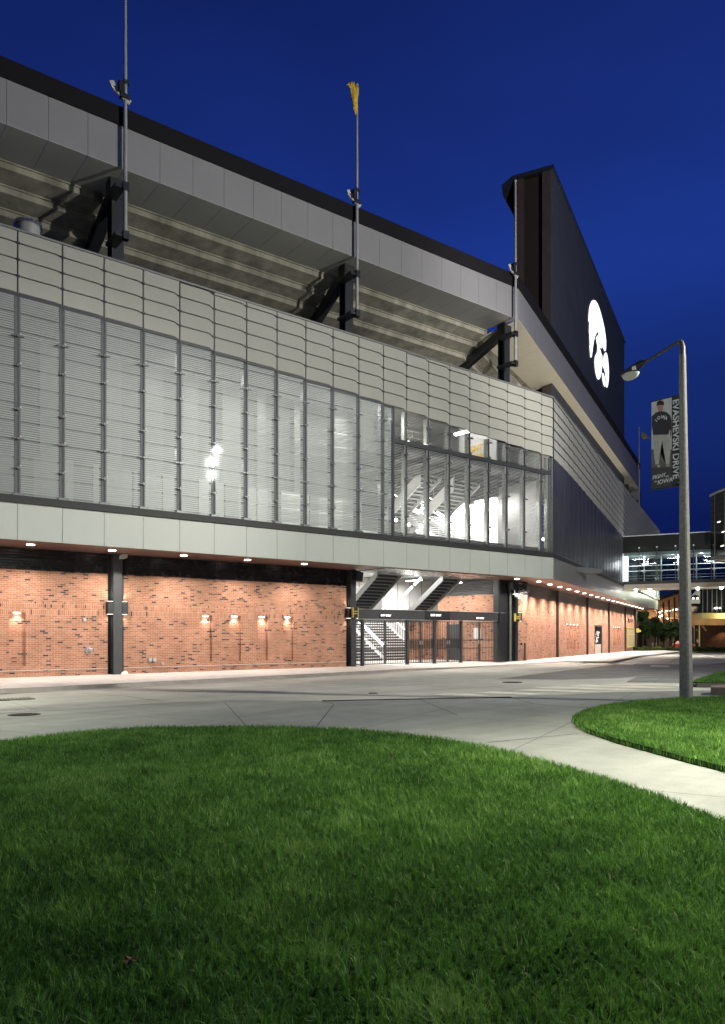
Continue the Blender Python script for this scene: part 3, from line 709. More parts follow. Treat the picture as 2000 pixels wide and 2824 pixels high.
strip(A, es, zk, zc, FO, .04, .007, ST, 'fascia_panel', FASCIA)
strip(A, [es[0], es[-1]], lambda s: zk(s)+.02, lambda s: zc(s), FO+.042, .1, 0, ST, 'fascia_backing', BLACK)
strip(A, [es[0], es[-1]], zc, zt_, FO-.06, .5, 0, ST, 'coping', mat('dark_coping', (.010, .009, .011), .9, 0, .15))
m = MB()
for a, b in zip(es, es[1:]):
    m.hexa([(a+.01, FO, zk(a)-.03), (b-.01, FO, zk(b)-.03), (b-.01-2.2*d*(b == sF), FO+2.2, zk(b)-.05), (a+.01, FO+2.2, zk(a)-.05)],
           [(a+.01, FO, zk(a)-.002), (b-.01, FO, zk(b)-.002), (b-.01-2.2*d*(b == sF), FO+2.2, zk(b)-.002), (a+.01, FO+2.2, zk(a)-.002)])
m.build('fascia_underside', mat('underside_lit_metal', (.36, .355, .34), .6, 0, .3, .06, .8), ST, A)  # paler than the fascia: light off the ground put into the colour
FB = frame(tuple((A @ Vector((sF, FO, 0))))[:2], AB)
def stepped(fr, s0, s1, k0, k1, z0, par):
    """underside of the raked seating: each step drops and runs inward"""
    m = MB(); o = 2.2; z = z0
    for i in range(12):
        o2 = o+.78; a0, a1 = s0+k0*o, s1+k1*o; b0, b1 = s0+k0*o2, s1+k1*o2; z2 = z-.34
        m.face([(a0, o, z2), (a1, o, z2), (a1, o, z+.1), (a0, o, z+.1)])                      # riser
        m.face([(a0, o, z2), (b0, o2, z2-.20), (b1, o2, z2-.20), (a1, o, z2)])                # tread underside
        m.box(a0, a1, o-.07, o, z2+.24, z2+.30)                        # nib of the precast unit
        o = o2; z = z2-.20
    return m
q = stepped(A, es[0]+.2, sF+.12, 0, -d, 20.3, ST)
q.v = [(x, y+FO, z+ (zk(x)-20.35)) for x, y, z in q.v]; q.build('stand_underside', RISER, ST, A)
# struts: post and raking brace
def strut(x, ytop, lower, upper, w=.5, o=.6):
    sc = onF(A, x, 600, o).x; zt = zk(sc)-.05
    m = MB(); m.box(sc-w/2, sc+w/2, o-.02, o+.04, 13.0, zt); m.box(sc-w/2, sc+w/2, o+.44, o+.5, 13.0, zt); m.box(sc-.04, sc+.04, o+.04, o+.44, 13.0, zt)
    m.box(sc-w/2-.06, sc+w/2+.1, o-.06, o+.5, zt-.8, zt)
    lo = onS(A, *lower, sc-.05); hi = Vector((sc-.05, o+.5, zt-.55)); dirv = (lo-hi); lo = hi+dirv*1.25
    m.bar(hi, lo, .45, .45)
    return sc, m.build('strut', BLACK, ST, A)
sc0, _ = strut(325, 495, (250, 700), (320, 520)); sc1, _ = strut(963, 730, (872, 885), (935, 765)); sc2, _ = strut(1398, 897, (1282, 1010), (1372, 917))
m = MB()
for (a, b) in (((1355, 985), (1378, 1010)),):
    p = onF(A, *a, 4.0); q = onF(A, *b, 3.5); m.bar(p-(q-p)*1.6, q+(q-p)*2, .35, .35)
m.build('raker_beam', RISER, ST, A)
# stubby round roof vent behind the panel wall
v = onF(A, 78, 650, 0.2); vt = empty('roof_vent', A @ Matrix.Translation((v.x, v.y, v.z-.15)), 'round metal roof vent peeping over the pale panel wall', 'roof vent')
f = W[vt.name]; m = MB(); m.tube([(0, 0, -1.9), (0, 0, .52)], .42, 20); m.build('drum', mat('galvanised_grey', (.30, .30, .29), .5, .1), vt, f, smooth=True)
m = MB(); m.ball((0, 0, .5), .52, 20, 8, 0, .5, 'up'); m.tube([(0, 0, .46), (0, 0, .5)], .52, 20); m.build('cap', mat('bright_galvanised', (.6, .6, .62), .25, .8), vt, f, smooth=True)
# ================================================================ north front (frame B)
LB = onF(B, 1719, 1500, 0).x; LE = onF(B, 1822, 1470, 0).x
Bw = 2.39
sB0 = onF(B, 1455, 1800, Bw).x; sB1 = onF(B, 1750, 1790, Bw).x
# brick corner must meet the west wall exactly
inter = None
pA = A @ Vector((0, 0, 0)); dA = Vector((math.cos(AA), math.sin(AA), 0)); BI = B.inverted()
la = BI @ pA; ld = BI.to_3x3() @ dA; t = (Bw-la.y)/ld.y; sB0 = (la+ld*t).x
bwz = lambda s: slope((B @ Vector((s, Bw, 0))).y)
nich = []
bx = lambda x: onF(B, x, 1700, Bw).x
for grp in (((1563, 1568), (1573, 1578.5), (1582.5, 1588), (1592, 1597)), ((1692, 1695.5), (1697.5, 1701), (1703.5, 1707), (1708.5, 1712))):
    nich += [(bx(a), bx(b)) for a, b in grp]
ds0, ds1 = bx(1640), bx(1661)
m = MB(); holes = [(a, b, .42, 2.43) for a, b in nich]
wall_holes(m, sB0, ds0, -.02, BZ, holes[:4]); wall_holes(m, ds0, ds1, 2.5, BZ, []); wall_holes(m, ds1, sB1, -.02, BZ, holes[4:])
for i in range(len(m.v)):
    x, y, z = m.v[i]
    if z < .1: m.v[i] = (x, y, z+bwz(x)-.02)
BW = B @ Matrix.Translation((0, Bw, 0))
m.build('brick_wall', BRICK, ST, BW)
m = MB(); m.box(sB1-.3, sB1, .3, 3.5, -.7, SZ); m.build('wall_return', BRICK, ST, BW)
siding(BW, sB0+.01, sB1, ST, 0.0, mat('siding_sheen', (.055, .052, .05), .3, .3, .6, .1, 3))  # black siding made paler: its brighter reflections put into the colour
for i, (a, b) in enumerate(nich): niche_light(BW, a, b, ST, 45)
for x in (1535, 1618, 1678, 1723):
    s = bx(x); m = MB(); m.box(s-.11, s+.11, -.10, -.002, bwz(s)-.02, SZ); m.box(s-.04, s+.04, -.16, -.10, bwz(s)-.02, SZ); m.build('steel_column', mat('brown_steel', (.05, .035, .032), .4, .2), ST, BW)
s = sB1; m = MB(); m.box(s+.05, s+1.6, -.15, .4, -.6, SZ); m.build('steel_column', BLACK, ST, BW)
# glazed door with a white line drawing behind it
m = MB(); g = bwz(ds0)-.02; m.box(ds0+.02, ds0+.12, -.02, .2, g, 2.5); m.box(ds1-.12, ds1-.02, -.02, .2, g, 2.5); m.box(ds0+.12, ds1-.12, -.02, .2, 2.38, 2.5); dr = m.build('door', CHAR, ST, BW)
m = MB(); m.box(ds0+.12, ds1-.12, .1, .13, g+.9, 2.38); m.build('door_glass', mat('dark_glass', (.012, .013, .016), .08, 0, .6, .1), dr, BW)
m = MB(); m.box(ds0+.12, ds1-.12, .09, .13, g, g+.9); m.build('door_panel', mat('cream_panel', (.45, .40, .33), .6), dr, BW)
m = MB(); rr = random.Random(5); w_ = ds1-ds0-.4; pts = []
for k in range(9):
    c = (ds0+.3+w_*rr.random()*.7, .09, g+1.1+rr.random()*1.0); R = .12+.25*rr.random(); a0 = rr.random()*6
    m.tube([(c[0]+R*2*math.cos(a0+t*.5), .092, c[2]+R*math.sin(a0+t*.5)) for t in range(6)], .022, 5)
m.build('door_graphic', WHITEP, dr, BW)
# yellow framed notice board and small brown sign on the last brick bay
n0, n1 = bx(1728), bx(1747); nb = empty('notice_board', BW @ Matrix.Translation((n0, -.04, 0)), 'large olive notice board with thin yellow frame on the far brick wall', 'notice board')
f = W[nb.name]; L = n1-n0; m = MB(); m.box(0, L, -.04, 0, .15, 2.35); m.build('board', mat('olive_board', (.36, .32, .20), .7, 0, .3, .15, 2), nb, f)
m = MB(); m.box(-.08, L+.08, -.09, 0, 2.35, 2.43); m.box(-.08, L+.08, -.09, 0, .07, .15); m.box(-.08, 0, -.09, 0, .15, 2.35); m.box(L, L+.08, -.09, 0, .15, 2.35); m.box(.3, L-.3, -.07, -.04, 1.55, 1.6); m.build('frame', YEL, nb, f)
m = MB(); a, b = bx(1732), bx(1744.5); m.box(a, b, -.1, -.01, 3.15, 3.5); bs = m.build('wall_sign', mat('brown_sign', (.10, .03, .025), .5), None, BW); tag(bs, 'small dark red sign high on the far brick wall above the notice board', 'sign')
m = MB(); c = (a+b)/2; m.box(c-.06, c+.06, -.06, -.01, 2.45, 3.0); m.box(c-.45, c+.45, -.06, -.01, 2.96, 3.06); tag(m.build('wall_bracket', YEL, None, BW), 'yellow T-shaped bracket on brick between red sign and notice board', 'bracket')
# overhang soffit, band, ledge, glass, panels
m = MB(); LBand = onF(B, 1815, 1680, 0).x
zso = lambda s: SZ-.0*s
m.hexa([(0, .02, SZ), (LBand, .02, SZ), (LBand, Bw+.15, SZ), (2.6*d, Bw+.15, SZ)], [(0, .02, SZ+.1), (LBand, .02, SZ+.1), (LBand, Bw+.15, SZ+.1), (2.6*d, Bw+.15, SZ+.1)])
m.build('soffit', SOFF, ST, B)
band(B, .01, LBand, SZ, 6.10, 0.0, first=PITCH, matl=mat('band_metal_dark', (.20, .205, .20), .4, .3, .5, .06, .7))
m = MB(); m.box(-.02, LBand, -.10, .1, 6.10, 6.22); m.box(0, LBand, -.03, .1, 6.223, 6.34); m.build('ledge', mat('ledge_dark', (0, 0, 0)), ST, B)
m = MB(); m.box(LBand-.1, LBand+.02, .0, 6, SZ, 15.4); m.build('end_wall', BAND, ST, B)
NB = int(LE/PITCH); edB = [i*PITCH for i in range(NB+1)]
zB = [interp(s, [(0, 11.90), (3.5, 11.85), (LB, 10.64), (LE, 8.0)]) for s in edB]
panels(B, edB, zB, 15.42, 0.0, g=.045)
m = MB(); m.box(0, edB[-1], -.04, .2, 15.42, 15.48); m.build('panel_coping', mat('coping_grey', (.16, .16, .17)), ST, B)
DG = mat('blue_glass', (.045, .045, .056), .34, 0, .22, .4, 2.5, streak=True)
m = MB()
for i in range(NB):
    for z0, z1 in ((6.34, 8.3), (8.31, 10.0), (10.01, zB[i+1]-.02)):
        if z1 > z0: m.box(edB[i]+.008, edB[i+1]-.008, .03+.002*((i*7) % 3), .06, z0, z1)
m.build('glass_wall', DG, ST, B)
m = MB(); m.box(0, edB[-1], .062, .1, 6.3, 12)
m.build('glass_backing', BLACK, ST, B)
m = MB()
for i in range(0, NB): m.box(edB[i]+.002, edB[i+1]-.002, .0, .03, 6.36, 6.40); m.box(edB[i]+.002, edB[i]+.03, .0, .03, 6.40, zB[i]-.02)
m.build('glass_fin', mat('fin_grey', (.10, .10, .115), .3, .5), ST, B)
# ---- upper fascia, coping, sloping cream soffit
LF = onF(FB, 1765, 1340, 0).x
zkB = lambda s: 20.65+.19*s/LF; zcB = lambda s: 22.47+1.1*s/LF; ztB = lambda s: 23.24+1.1*s/LF
eb = [i*LF/44 for i in range(45)]
strip(FB, eb, zkB, zcB, 0, .04, .01, ST, 'fascia_panel', FASCIA)
strip(FB, [0, LF], lambda s: zkB(s)+.02, zcB, .042, .1, 0, ST, 'fascia_backing', BLACK)
strip(FB, [0, LF], zcB, ztB, -.06, .5, 0, ST, 'coping', mat('dark_coping', (0, 0, 0)))
m = MB()
for a, b in zip(eb, eb[1:]):
    m.hexa([(a+.01, 0, zkB(a)-.03), (b-.01, 0, zkB(b)-.03), (b-.01, 2.6, zkB(b)-.5), (a+.01+.5*(a == 0), 2.6, zkB(a)-.5)], [(a+.01, 0, zkB(a)-.002), (b-.01, 0, zkB(b)-.002), (b-.01, 2.6, zkB(b)-.47), (a+.01+.5*(a == 0), 2.6, zkB(a)-.47)])
    if a > 7: m.hexa([(a+.01, 2.6, zkB(a)-.5), (b-.01, 2.6, zkB(b)-.5), (b-.01, 5.5, 14.5), (a+.01, 5.5, 14.5)], [(a+.01, 2.65, zkB(a)-.47), (b-.01, 2.65, zkB(b)-.47), (b-.01, 5.6, 14.5), (a+.01, 5.6, 14.5)])
m.build('fascia_underside', CREAM, ST, FB)
m = MB(); m.box(LF-.1, LF, .05, 5, 19.5, ztB(LF)-.1); m.build('fascia_end', FASCIA, ST, FB)
for i in range(9): light('AREA', 85, B, (4+i*5.2, 1.2, 15.7), ST, (1, .90, .70), 4.5, name='soffit_uplight', sizey=.15, rot=Matrix.Rotation(math.radians(170), 4, 'X'))
q = stepped(FB, -.12, 30.0, d, 0, 20.6, ST)
m = MB(); m.box(-14, 12, 12.0, 12.2, 9, 20.6); m.build('stand_wall', RISER, ST, FB)
q.build('stand_underside', RISER, ST, FB)
for (x, y) in ((1527, 1070), (1607, 1177), (1670, 1257), (1715, 1320), (1751, 1362)):
    p = onF(FB, x, y, 1.6); m = MB(); m.box(p.x-.5, p.x+.5, 1.3, 1.8, p.z-1.6, p.z+.35); m.box(p.x-.3, p.x+.3, .8, 1.3, p.z-1.6, p.z+.1); m.build('strut', BLACK, ST, FB)
# ---- recessed downlights under the overhang
def downlight(fr, s, o, par=ST, e=150, z=SZ):
    m = MB(); m.tube([(0, 0, -.012), (0, 0, .02)], .14, 16); f = fr @ Matrix.Translation((s, o, z)); k = m.build('downlight', LAMPD, par, f)
    light('SPOT', e, f, (0, 0, -.06), par, (1, .86, .76), .09, 132, None, 'downlight_lamp', blend=.85)
for k in range(-3, 11):
    s = onZ(85, 1502, SZ); s = (Ai @ s).x+k*2*PITCH
    if k == 5: continue
    if s < SC_-.8: downlight(A, s, -1.27, e=500)
for k in range(20):
    s = 1.6+k*2*PITCH
    if s < sB1+1: downlight(B, s, 1.25, e=1150)
# ================================================================ gate bay and open stair hall
gx = lambda x: onF(A, x, 1700, .1).x
HF = 7.2
m = MB(); m.box(14.6, 38, 12.0, 12.2, 0, 6.1)
m.box(14.6, 14.8, .3, 12.0, 0, 6.1)
m.build('hall_wall', WHITEW, ST, A)
m = MB(); 
for s in [15.2+i*1.2 for i in range(19)]: m.box(s-.015, s+.015, 11.97, 11.998, 0, 5.9)
for z in (2.95,): m.box(14.8, 38, 11.975, 11.998, z-.01, z+.01)
m.build('wall_joint', GREYD, ST, A)
m = MB(); m.box(14.6, 38, 8.0, 12.0, 5.7, 6.0); m.box(14.6, 16.9, .3, 8.0, 5.8, 6.1); m.box(25.3, 38, .3, 8.0, 5.8, 6.1); m.build('hall_ceiling', GREYD, ST, A)
SR = 27.21
SWF = A @ Matrix.Translation((SR, 5.2, 0)) @ Matrix.Rotation(-math.pi/2, 4, 'Z')      # side wall facing the stair: x runs toward the street
brickwall(SWF, 0, 5.1, [])
siding(SWF, 0, 5.1, ST, 0.0, mat('siding_sheen', (0, 0, 0)))
m = MB(); m.box(1.05, 1.95, -.06, -.002, 0, 2.25); m.build('side_door', CHAR, ST, SWF)
m = MB(); m.box(24.8, 27.2, 5.2, 5.4, 0, 2.6); m.build('back_brick_wall', BRICK, ST, A)
m = MB(); m.box(3.15, 3.75, -.03, -.002, 1.35, 2.0); tag(m.build('notice_sheet', WHITEP, None, SWF), 'white paper notice on the brick wall behind the right gate leaf', 'notice')
# bright metal lining over the stair mouth
m = MB(); m.box(16.7, 24.9, EO+.3, .25, SZ-.035, SZ-.012); m.build('soffit_lining', mat('brushed_lining', (.55, .55, .54), .25, .8, .5, .1, 2), ST, A)
def flight(s0, s1, o0, z0, o1, z1, name='stair_flight', par=ST, steel=CHAR, tread=GREYD, side=GREY, under=True, rail=True, led=False, landing=None):
    """straight flight from (o0, z0) up to (o1, z1) between the stringers at s0 and s1"""
    n = max(2, int(round(abs(z1-z0)/.165))); do = (o1-o0)/n; dz = (z1-z0)/n
    m = MB()
    for i in range(n):
        a, b = o0+i*do, o0+(i+1)*do; z = z0+(i+1)*dz
        m.box(s0+.06, s1-.06, min(a, b), max(a, b), z-.04, z)
        m.box(s0+.06, s1-.06, a-.008, a+.008, z-dz, z-.04, 1)
        m.box(s0+.06, s1-.06, min(a, b)-.01, min(a, b)+.02, z-.055, z+.004, 2)
    fl = m.build(name, [tread, steel, side], par, A)
    m = MB()
    for s in (s0, s1-.06):
        m.hexa([(s, o0, z0-.18), (s+.06, o0, z0-.18), (s+.06, o1, z1-.18), (s, o1, z1-.18)], [(s, o0, z0+.16), (s+.06, o0, z0+.16), (s+.06, o1, z1+.16), (s, o1, z1+.16)])
    m.build('stringer', side, fl, A)
    if rail:
        m = MB()
        for s in (s0+.03, s1-.03):
            m.tube([(s, o0, z0+.95), (s, o1, z1+.95)], .022, 6)
            for k in (.35, .6): m.tube([(s, o0, z0+k), (s, o1, z1+k)], .008, 4)
            for i in range(0, n+1, 4): m.tube([(s, o0+i*do, z0+i*dz), (s, o0+i*do, z0+i*dz+.95)], .015, 5)
        m.build('handrail', LOUV, fl, A)
    if led:
        m = MB()
        for s in (s0+.03, s1-.03): m.bar((s, o0, z0+.90), (s, o1, z1+.90), .05, .045)
        m.build('handrail_light', LED, fl, A)
    return fl
def hall_lamp(s, o, z, e, sx=.3, sy=1.4, vis=True, col=(1, .98, .94)):
    if vis:
        m = MB(); m.box(s-sx/2, s+sx/2, o-sy/2, o+sy/2, z, z+.05); m.build('ceiling_tube', TUBE, ST, A)
    light('AREA', e, A, (s, o, z-.05), ST, col, sx, name='hall_lamp', sizey=sy)
foot0, foot1 = onF(A, 1062, 1820, 5.6).x, onF(A, 1165, 1820, 5.6).x
def stair_set(dz, led=True):
    flight(18.25, 19.94, 3.9, 2.55+dz, .45, 4.82+dz, rail=(dz > 0))
    flight(22.98, 24.40, 3.9, 2.55+dz, .40, 4.82+dz, rail=(dz > 0))
    mid = (foot0+foot1)/2
    flight(foot0-2.3, foot0-.15, 5.6, dz, 9.7, 2.55+dz, led=led, side=WHITEP, tread=WHITEW)
    flight(foot0, foot1, 5.6, dz, 9.7, 2.55+dz, led=led, side=WHITEP, tread=WHITEW)
stair_set(0)
m = MB(); m.box(17.5, 25.2, 3.9, 5.3, 2.35, 2.5); m.build('stair_landing', GREYD, ST, A)
m = MB(); m.box(20.4, 22.6, 5.3, 5.35, 2.9, 4.4); m.box(20.0, 20.06, .7, 5.3, 4.9, 5.85); m.build('hall_screen', GREYW, ST, A)
for (a, b, c) in (((1118, 1638), (1137, 1618), 3.0), ((1143, 1612), (1161, 1594), 2.2)):
    p = onF(A, *a, c); q = onS(A, *b, p.x); m = MB(); m.bar(p, q, .09, .09); m.build('rail_tube', TUBE, ST, A)
for s, o, z, e in ((20.6, 3.0, 5.6, 150), (17.0, 6.0, 5.5, 130), (21.5, 8.5, 5.5, 260), (25.6, 8.8, 5.5, 300), (20.5, 10.5, 5.5, 260), (29, 9.5, 5.4, 300)): hall_lamp(s, o, z, e*1.2, vis=o > 5)
hall_lamp(25.8, 2.2, 4.7, 90, .2, .9)
# ---- stair hall above: floors, slabs, white walls behind clear louvres
H0 = sA+.1; H1 = SC_-.55
HD = mat('hall_dark', (.06, .06, .06), .7)
m = MB(); m.box(H0, 17.9, EO+.2, 9, 6.1, 6.25); m.box(25.2, H1, EO+.2, 9, 6.1, 6.25); m.box(17.9, 25.2, EO+.2, -.1, 6.1, 6.25); m.build('hall_floor', GREYW, ST, A)
m = MB(); m.box(H0, H1, EO+.25, -.2, 10.62, 11.05); m.box(H0, 18.0, -.2, 9, 10.7, 11.0); m.box(24.9, H1, -.2, 9, 10.7, 11.0); m.box(18, 24.9, 6.4, 9, 10.7, 11.0); m.build('floor_slab', HD, ST, A)
for i in range(7):
    s = H0+.8+i*1.55; m = MB(); m.box(s-.08, s+.08, EO+.4, 8.9, 10.3, 10.615); m.build('floor_beam', HD, ST, A)
m = MB(); m.box(H0-.4, H0-.2, Yb+.2, 9, 6.2, 15); m.build('hall_side_wall', GREYW, ST, A)
m = MB(); m.box(H0-.2, H1+.3, 9.0, 9.2, 5.9, 9.0); m.box(H0-.2, H1+.3, 9.0, 9.2, 11.0, 15.2); m.build('hall_wall', WHITEW, ST, A)
m = MB(); m.box(H0-.2, H1+.3, 9.0, 9.2, 9.002, 10.998)
for i in range(14): m.box(H0-.2, H1, 8.95, 8.998, 9.05+i*.12, 9.10+i*.12)
m.build('dark_wall', mat('hall_dark', (.07, .07, .07), .7), ST, A)
m = MB(); m.box(H0, H1, EO+.3, 9, 15.0, 15.2); m.build('hall_ceiling', GREYW, ST, A)
m = MB(); m.box(H1-.25, H1-.1, EO+.5, .02, 6.26, 10.6); m.box(H1-.1, SC_-.05, -.9, -.8, 6.26, 15); m.box(H1-.25, H1-.1, .02, 9, 6.26, 10.6); m.box(H1-.25, H1-.1, EO+.4, 9, 11.05, 15); m.build('corner_wall', GREYW, ST, A)
flight(21.1, 22.7, 3.9, 8.2, .2, 10.4, side=LOUV); flight(23.65, 25.8, 3.0, 8.75, .2, 10.4, side=LOUV)
for s, zo in ((21.05, 0), (23.6, .05)):
    m = MB(); m.prism([(s, .2, 10.5), (s, 3.9, 8.3), (s, 3.9, 7.55), (s, .2, 9.75)], (.05, 0, 0)); m.build('parapet_panel', WHITEW, ST, A)
m = MB(); m.box(18, 24.6, 3.0, 6.4, 8.05, 8.2); m.build('stair_landing', GREYD, ST, A)
for s0_, s1_ in ((24.72, 26.27), (22.9, 24.3)): flight(s0_, s1_, -.5, 6.26, 4.96, 9.42, led=True, side=WHITEP, tread=WHITEW)
# lift lobby: very bright room seen past the stair
m = MB(); m.box(26.51, 26.61, -.5, 6.5, 6.26, 9.45); m.build('lobby_wall', WHITEP, ST, A)
m = MB(); m.box(26.50, 26.62, -.5, 6.5, 9.62, 10.6)
for i in range(7): m.box(26.46, 26.50, -.5, 6.5, 9.68+i*.13, 9.73+i*.13)
m.build('dark_wall', HD, ST, A)
for a_, b_ in ((-.45, -.05), (.1, 1.2), (1.9, 2.7)): m = MB(); m.box(26.38, 26.5, a_, b_, 9.46, 9.58); m.build('ceiling_tube', TUBE, ST, A)
for o_, e_ in ((.2, 420), (2.2, 420)): light('AREA', e_, A, (26.3, o_, 9.40), ST, (1, .99, .98), .15, name='lobby_lamp', sizey=1.6, rot=Matrix.Rotation(math.radians(-25), 4, 'Y'))
m = MB(); m.box(26.65, H1-.3, 2.8, 2.9, 6.3, 10.6); m.build('grey_partition', mat('tan_wall', (.38, .36, .28), .7), ST, A)
for s, o, z, e, v in ((19.3, 4.9, 8.7, 260, 0), (21.6, 7.4, 8.9, 420, 1), (24.2, 5.4, 8.0, 200, 0), (17.5, 1.0, 8.2, 110, 0), (27.6, .4, 9.9, 30, 0)): hall_lamp(s, o, z, e*3.2, vis=bool(v))
# bright ball lamps low in the hall
for (x, y, o, e) in ((1140, 1399, 4.5, 25), (1165, 1402, 4.5, 15), (1128, 1447, 1.0, 40), (1160, 1450, 1.0, 40), (1092, 1434, 0, 30), (1320, 1480, .3, 60), (1152, 1465, .2, 50), (1499, 1487, -1.2, 12)):
    p = onF(A, x, y, o); m = MB(); m.ball((0, 0, 0), .09, 12, 8); f = A @ Matrix.Translation(p); m.build('globe_light', LAMPW, ST, f, smooth=True)
    light('POINT', e*2.5, f, (0, -.14, 0), ST, (1, .97, .9), .1, name='globe_lamp')
p = onF(A, 1124, 1222, -1.6); m = MB(); m.ball((0, 0, 0), .11, 12, 8, zs=1.3); f = A @ Matrix.Translation(p); m.build('globe_light', LAMPW, ST, f, smooth=True); light('POINT', 60, f, (0, -.1, -.05), ST, (1, .93, .72), .1, name='globe_lamp')
# top storey of the hall
for s, o, z, e, v in ((22.6, 1.8, 14.7, 150, 0), (24.4, .9, 14.6, 130, 0), (18.8, 2.5, 14.7, 60, 0)): hall_lamp(s, o, z, e, vis=bool(v))
a = onF(A, 1254, 1199, 1.5); b = onF(A, 1297, 1188, .6); m = MB(); m.bar(a, b, .28, .10); m.build('ceiling_tube', TUBE, ST, A)
m = MB()
for k, z in enumerate((11.95, 12.35, 12.7)): m.tube([(H0, .6, z), (21.5, .6, z)], .03, 6)
for i in range(5): m.tube([(H0+.5+i*1.1, .6, 11.05), (H0+.5+i*1.1, .6, 12.7)], .03, 6)
m.build('guard_rail', LOUV, ST, A)
m = MB(); m.box(17.6, 20.5, 3.5, 3.6, 11, 15); m.build('tan_partition', mat('tan_wall', (0, 0, 0)), ST, A)
sg = onF(A, 1348, 1240, .2); SGF = A @ Matrix.Translation((sg.x, 2.4, 0)) @ Matrix.Rotation(-math.pi/2, 4, 'Z')
m = MB(); m.box(-.2, 2.8, 0, .1, 11.05, 14.9); m.build('sign_wall', WHITEW, ST, SGF)
tx = empty('wall_slogan', SGF @ Matrix.Translation((1.1, -.02, 12.25)), 'yellow slanted slogan lettering on the white wall behind the upper glass', 'lettering')
R90 = Matrix.Rotation(math.pi/2, 4, 'X'); YGL = mat('gold_letters', (.80, .50, .04), .5, 0, .4, .05)
text('slogan_text', 'FIGHT', .52, YGL, tx, W[tx.name] @ Matrix.Translation((-.15, 0, .5)) @ R90, .01, shear=.25, bold=.02)
text('slogan_text', 'FOR', .22, YGL, tx, W[tx.name] @ Matrix.Translation((.9, 0, .5)) @ R90, .01, shear=.25, bold=.01)
text('slogan_text', 'IOWA', .62, YGL, tx, W[tx.name] @ Matrix.Translation((.25, 0, -.05)) @ R90, .01, shear=.25, bold=.02)
# clear louvres and pale posts of the hall front
HL = mat('hall_louver', (.45, .45, .43), .5, 0, .3)
m2 = MB()
for n in range(11, 20):
    a = max(SM(n)+.09, sA+.03); b = min(SM(n+1)-.09, SC_-.1); zt = zbx(SM(n))-.06
    if b-a < .2: continue
    screen(A, a, b, 10.9, 10.9, bar=.012, dep=.02, matl=HL); screen(A, a, b, zt, zt, z0=11.1, bar=.012, dep=.02, matl=HL)
    m2.face([(a, EO+.02, 6.36), (b, EO+.02, 6.36), (b, EO+.02, zt), (a, EO+.02, zt)])
m2.build('glass_skin', glass('clear_glass', (.97, .98, .98), .04, .02), ST, A)
for n in range(12, 20):
    s = SM(n)
    if s < SC_-.2: mullion(s, zbx(s)-.03, w=.09, matl=mat('pale_post', (.24, .25, .24), .4, .3), lev=(7.35, 9.2, 10.4, 11.1, 11.9))
m = MB(); m.box(sA, SC_-.1, EO+.05, EO+.25, 10.88, 11.08); m.build('transom', CHAR, ST, A)
m = MB(); m.box(SC_-.5, SC_-.42, EO+.1, EO+.3, 6.36, 11.9); m.box(SC_-.3, SC_-.26, EO+.05, EO+.2, 6.36, 11.9); m.box(SC_-.16, SC_-.1, EO+.0, EO+.2, 6.36, 11.9); m.build('mullion', mat('pale_post', (0, 0, 0)), ST, A)
m = MB(); m.box(sA, SC_-.08, EO+.26, EO+.4, 6.37, 6.62); m.build('hall_kerb', CHAR, ST, A)
# ---- gate: header, signs, leaves of upright bars
HZ0, HZ1 = 2.42, 2.88
hd = empty('gate_portal', A @ Matrix.Translation((gx(1180), .1, 0)), 'long charcoal steel header beam with posts spanning the stadium gate opening', 'gate frame'); f = W[hd.name]; o0 = gx(1180)
m = MB(); m.box(gx(985)-o0, gx(1388)-o0, -.12, .12, HZ0, HZ1); m.box(gx(985)-o0, gx(1388)-o0, -.16, .16, HZ1, HZ1+.03, 1); m.box(gx(990)-o0, gx(1375)-o0, -.10, .10, HZ0-.035, HZ0-.002, 1); m.build('header_beam', [CHAR, GREY], hd, f)
m = MB(); m.box(gx(1168)-o0, gx(1236)-o0, -.155, -.122, HZ0-.02, HZ1+.02); m.build('sign_backing', BLACK, hd, f)
for x in (999, 1123, 1198, 1271, 1374):
    s = gx(x)-o0; m = MB(); m.box(s-.07, s+.07, -.08, .08, 0, HZ0-.04); m.box(s-.12, s+.12, -.12, .12, 0, .015); m.build('gate_post', CHAR, hd, f, bevel=.005)
def exit_sign(x, y, w, h, lab):
    c = onF(A, x, y, -.06); r = empty('exit_sign', A @ Matrix.Translation((c.x, -.03, c.z)), lab, 'sign', 'exit only signs over the gate'); f = W[r.name]
    m = MB(); m.box(-w/2, w/2, -.045, -.002 if False else -.0, -h/2, h/2); m.build('plate', BLACK, r, f)
    text('lettering', 'EXIT ONLY', h*.72, emit('sign_white', (1, .98, .95), 1.0), r, f @ Matrix.Translation((0, -.052, -.0)) @ R90, .004, bold=.008)
exit_sign(1064, 1697.5, .78, .19, 'EXIT ONLY sign at the left end of the gate header'); exit_sign(1202, 1697, .80, .22, 'EXIT ONLY sign on the black panel in the middle of the gate header'); exit_sign(1324, 1705, .72, .18, 'EXIT ONLY sign at the right end of the gate header')
